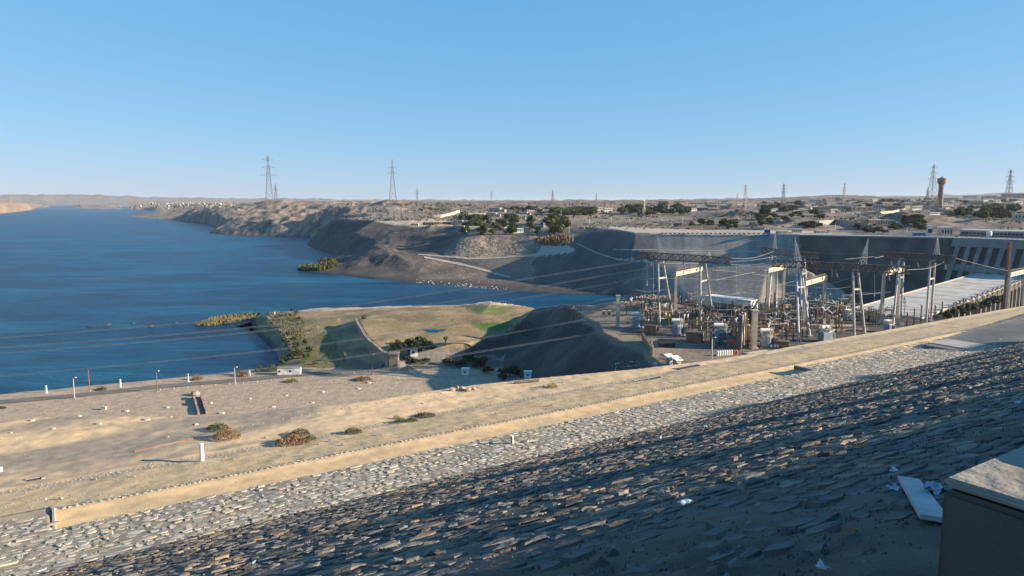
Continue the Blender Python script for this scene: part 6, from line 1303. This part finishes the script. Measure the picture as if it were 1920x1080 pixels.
B_ = [(425, 822, 52, 24, 'leaf_dry', 'large reddish dry bush with a green back on the sand'), (408, 806, 44, 14, 'leaf_green', 'flat green bush behind the reddish dry one'), (548, 832, 66, 18, 'leaf_dry', 'long reddish dry bush low on the sand, left of centre'), (562, 816, 40, 14, 'leaf_olive', 'olive bush touching the back of the long dry bush'), (582, 824, 24, 10, 'leaf_green', 'small green tuft at the right end of the long dry bush'),
      (662, 812, 34, 12, 'leaf_olive', 'grey olive tuft alone between the bushes on the sand'), (750, 792, 24, 11, 'leaf_green', 'left of two small green bushes on the sandy crest'), (772, 790, 24, 8, 'leaf_green', 'right of two small green bushes on the sandy crest'), (743, 785, 12, 10, 'leaf_olive', 'feathery olive tuft behind the small green bushes'), (797, 781, 40, 8, 'leaf_olive', 'low dark brush trailing right of the small green bushes'), (1035, 727, 22, 13, 'reed', 'round yellow bush alone on the bright sand')]
for i, (px, py, w, h, m, lb) in enumerate(B_): p = dp(px, py); s = p.y / FOC; bush(p, w * s, h * s, m, lb, None, 700, i + 3, w * s * .035)
rk = [(848, 733, 12), (866, 731, 12), (878, 733, 12), (887, 731, 10), (857, 728, 8)]; lst = []
for px, py, w in rk:
    p = dp(px, py); s = p.y / FOC; me = BM_[px % 5]; o = bpy.data.objects.new('boulder', me); o.location = p + Vector((0, 0, w * s * .25)); o.scale = (w * s * .55, w * s * .5, w * s * .6); COL.objects.link(o); lst.append(tag(o, 'x', 'boulder', 'boulders heaped on the lip of the berm'))
rank(lst, 'tan boulder in the heap on the lip of the sand, %s from the left')
# rubble, pipe and pits near the yard
for px, py, u, w, lb in ((1216, 712, 1.5, .22, 'dark open slot in the sand at the berm crest'), (1290, 689, 1.5, .3, 'dark open pit at the end of the yard fence'), (65, 900, .35, .12, 'small dark opening low in the sand at left')):
    p = dp(px, py); r = empty('pit', p, math.atan2(UY, UX), lb, 'pit'); mb = MB(); mb.box(-u, u, -w, w, -.1, .06); mb.build('opening', 'dark_steel', r)  # pit's inner darkness is a dark slab laid on the sand
    mb = MB(); mb.box(-u - .1, u + .1, w + .003, w + .14, -.2, .1); mb.box(u + .003, u + .2, -w, w, -.2, .1); mb.build('rim', 'concrete', r)
lst = []
for i in range(26):
    px = rs.uniform(1150, 1235); py = rs.uniform(677, 692); p = dp(px, py); s = p.y / FOC; mb = MB(); l = rs.uniform(2, 9) * s; mb.box(-l, l, -.8 * s, .8 * s, -.1, rs.uniform(.8, 1.6) * s); mb.box(-l * .5, l * .7, -1.2 * s, .2 * s, -.1, .6 * s); o = mb.build('debris_slab', rs.choice(('pale_rock', 'house_tan', 'boulder')), None, p); o.rotation_euler = (rs.uniform(-.1, .1), rs.uniform(-.15, .15), rs.uniform(0, 3)); lst.append(tag(o, 'x', 'slab', 'broken slabs on the sand by the yard fence'))
rank(lst, 'broken slab on the sand before the yard fence, %s from the left')
p = dp(830, 738); mb = MB(); a = dp(1000, 1); q0 = dp(965, 720); q1 = dp(1010, 716); mb = MB(); mb.tube((0, 0, .15), q1 - q0 + Vector((0, 0, .15)), .13, .13, 7); tag(mb.build('old_pipe', 'rusty_steel', None, q0), 'old rusty pipe lying along the lip of the sand', 'pipe')
q0 = dp(252, 848); q1 = dp(370, 822); mb = MB(); mb.tube((0, 0, .05), q1 - q0 + Vector((0, 0, .05)), .05, .05, 6); tag(mb.build('long_pipe', 'brown_steel', None, q0), 'long thin brown pipe lying on the sand left of the standpipe', 'pipe')
# ================================================================ litter on the slope
def bottle(px, py, L_, rz, m, label, cap='blue_paint'):
    p = dp(px, py) + Vector((0, 0, .07)); s = (p - Vector((0, 0, H))).length / FOC; l = L_ * s; r = empty('bottle', p, rz, label, 'bottle'); mb = MB(); q = MB()
    prof = [(.0, .05), (.02, .16), (.35, .17), (.4, .15), (.45, .17), (.72, .16), (.86, .07), (.93, .06)]; n = 10; vs = []
    for x, rr in prof:
        for i in range(n): t = 2 * math.pi * i / n; vs.append((x * l, rr * l * math.cos(t), rr * l * math.sin(t) + .1 * l))
    mb.add(vs, [(j * n + i, (j + 1) * n + i, (j + 1) * n + (i + 1) % n, j * n + (i + 1) % n) for j in range(len(prof) - 1) for i in range(n)]); mb.build('bottle_body', m, r, smooth=True)
    mb = MB(); mb.tube((.93 * l, 0, .1 * l), (l, 0, .1 * l), .075 * l, .075 * l, 8); mb.build('cap', cap, r); mb = MB(); mb.tube((.45 * l, 0, .1 * l), (.68 * l, 0, .1 * l), .178 * l, .178 * l, 10); mb.build('label_band', 'blue_paint', r); return r
M['plastic'] = mat('plastic', (.42, .52, .60), (.30, .42, .55), rough=.15, scale=4, spec=.6); M['litter'] = mat('litter', (.50, .56, .62), (.32, .38, .45), rough=.6, scale=6)
bottle(1272, 956, 30, .5, 'plastic', 'clear plastic bottle with a blue band on the shaded slope'); bottle(1236, 826, 13, 1.0, 'plastic', 'small plastic bottle in the dark band of shade'); bottle(1905, 764, 16, .3, 'plastic', 'bluish bottle on the slope at the right edge'); bottle(473, 1064, 12, 1.4, 'plastic', 'bluish bottle at the bottom left of the slope'); bottle(1318, 803, 9, .2, 'plastic', 'tiny bluish bottle far up the slope')
def scrap(px, py, w, label, seed, m='litter'):
    r = random.Random(seed); p = dp(px, py) + Vector((0, 0, .05)); s = (p - Vector((0, 0, H))).length / FOC; W_ = w * s; n = 5; V = [((i / n - .5) * W_ + r.uniform(-.1, .1) * W_, (j / n - .5) * W_ * .7 + r.uniform(-.1, .1) * W_, abs(r.gauss(.12, .16)) * W_) for j in range(n + 1) for i in range(n + 1)]
    mb = MB(); mb.add(V, [(j * (n + 1) + i, j * (n + 1) + i + 1, (j + 1) * (n + 1) + i + 1, (j + 1) * (n + 1) + i) for j in range(n) for i in range(n)]); o = mb.build('litter', m, None, p); o.rotation_euler = (0, 0, r.uniform(0, 3)); tag(o, label, 'litter')
scrap(1677, 891, 17, 'crumpled pale packet above the plank', 1); scrap(1676, 925, 18, 'crumpled packet touching the top left of the plank', 2); scrap(1749, 929, 34, 'large crumpled packet between the plank and the parapet block', 3); scrap(1541, 1077, 22, 'flattened white packet at the bottom edge', 4); scrap(1098, 825, 6, 'tiny scrap of white paper beside the shade band', 5); scrap(1010, 1072, 10, 'dark red scrap on the lower slope', 6, 'red_paint'); scrap(1180, 934, 7, 'tiny white scrap in the middle of the slope', 7); scrap(1593, 1006, 20, 'dark reddish rag on the dirt left of the plank', 8, 'brown_steel')
# plank
a = dp(1703, 908); b_ = dp(1752, 986); d = (b_ - a); L_ = d.length; s = (a - Vector((0, 0, H))).length / FOC; wdt = 30 * s; mb = MB(); x = d.normalized(); y = Vector((0, 0, 1)).cross(x).normalized(); z = x.cross(y)
def fr(u, v, w_): return x * u + y * v + z * w_
vs = [fr(u, v, w_) for w_ in (.04, .085) for u, v in ((-.02, -wdt / 2), (L_, -wdt / 2), (L_, wdt / 2), (-.02, wdt / 2))]; mb.add(vs, BF)
M['plank'] = mat('plank', (.36, .40, .42), (.28, .31, .33), rough=.6, scale=3, bump=.1); tag(mb.build('plank', 'plank', None, a), 'pale grey board lying on the dirt beside the parapet block', 'board')
# ================================================================ parapet of the crest
M['block'] = mat('block', (.10, .09, .078), (.065, .06, .055), scale=3, bump=.5, bscale=40, dist=.01, detail=9); M['pale_cement'] = mat('pale_cement', (.42, .385, .33), (.26, .24, .21), scale=5, bump=.8, bscale=18, dist=.02, c3=(.20, .18, .15), s3=2.5)  # block dark on its sides, its top and the lump paler
def bevbox(mb, c, dx, dy, dz, hx, hy, hz, b=.02):
    vs = []; fs = []
    bm = bmesh.new(); bmesh.ops.create_cube(bm, size=1)
    for v in bm.verts: v.co = Vector((v.co.x * hx * 2, v.co.y * hy * 2, v.co.z * hz * 2))
    bmesh.ops.bevel(bm, geom=bm.edges[:], offset=b, segments=2, affect='EDGES'); bm.verts.index_update()
    mb.add([c + dx * v.co.x + dy * v.co.y + dz * v.co.z for v in bm.verts], [tuple(v.index for v in f.verts) for f in bm.faces]); bm.free()

PARH = .56
PU = Vector((UX, UY, 0)); PW = Vector((-UY, UX, 0)); PZ_ = Vector((0, 0, 1))
cr_ = PZ(1768, 894, H - .845); u0, w0 = uw_of(cr_)
r = empty('crest_parapet', UW(u0, w0, H - 1.7), 0, 'dark square concrete parapet block in the bottom right corner, with lit patches on its top', 'parapet'); o3 = Vector(r.location)
def pblock(ua_, ub_, wa_, wb_, top, name, m='block', bot=H - 2.6, b=.015):
    c = UW((ua_ + ub_) / 2, (wa_ + wb_) / 2, (top + bot) / 2) - o3; mb = MB(); bevbox(mb, c, PU, PW, PZ_, (ub_ - ua_) / 2, (wb_ - wa_) / 2, (top - bot) / 2, b); return mb.build(name, m, r)
pblock(u0, u0 + 1.25, w0 - 1.1, w0, H - .885, 'block'); pblock(u0 - .0, u0 + 1.25, w0 - 1.1, w0 + .001, H - .845, 'capping', 'pale_cement', H - .875, .012)
for i in range(58): pblock(u0 + 1.3 + i * 3.0, u0 + 4.26 + i * 3.0, w0 - .75, w0 - .25, H - EYE - .2 + PARH, 'wall_panel')
for ua_, ub_, h in ((6.6, 7.4, .95), (11.5, 12.3, .95), (17.2, 18.1, 1.0), (26.5, 30, 1.22), (36, 37, 1.1), (43.5, 47.3, 1.85), (57, 58.5, 1.4), (66, 68, 1.6), (79, 84.5, 2.5), (98, 101, 2.6), (120, 128, 3)):
    pblock(ua_, ub_, w0 - 1.4, w0 - .76, H - EYE + h * 1.35, 'pier')  # unseen crest blocks, added and sized to cast the slope's shade bands

# lump of mortar on the block
bm = bmesh.new(); bmesh.ops.create_icosphere(bm, subdivisions=3, radius=1); rr = random.Random(4)
for v in bm.verts: v.co *= 1 + .12 * math.sin(v.co.x * 5 + 1) * math.cos(v.co.y * 4) + rr.uniform(-.015, .015); v.co.x *= .36; v.co.y *= .3; v.co.z *= .13
me = bpy.data.meshes.new('cement_lump'); bm.to_mesh(me); bm.free(); me.materials.append(M['pale_cement']); me.shade_smooth(); o = bpy.data.objects.new('cement_lump', me); COL.objects.link(o)
o.location = UW(u0 + .82, w0 - .42, H - .81); o.rotation_euler = (0, 0, .6); tag(o, 'rounded pale lump of hardened cement on top of the parapet block', 'lump')

pblock(u0 + .75, u0 + 2.3, w0 - 2.25, w0 - 1.6, H - .36, 'pier'); pblock(u0 + 1.5, u0 + 1.9, w0 - .5, w0 - .22, H - .62, 'pier'); pblock(u0 + 2.8, u0 + 3.3, w0 - 2.2, w0 - 1.6, H - .35, 'pier')  # unseen blocks added to throw partial shadow over the block top
# ================================================================ air
hz = MB(); hz.box(-32000, 42000, -400, 52000, -20, 205); mh = bpy.data.materials.new('haze'); mh.use_nodes = True
t = mh.node_tree; t.nodes.clear(); o_ = t.nodes.new('ShaderNodeOutputMaterial'); pv_ = t.nodes.new('ShaderNodeVolumePrincipled')
pv_.inputs['Color'].default_value = (.80, .88, 1.0, 1); pv_.inputs['Density'].default_value = 2.1e-5; pv_.inputs['Anisotropy'].default_value = .2
t.links.new(pv_.outputs[0], o_.inputs['Volume']); M['haze'] = mh
h_ = hz.build('haze', 'haze'); h_['kind'] = 'stuff'; h_['label'] = 'thin pale haze over the river and the desert'
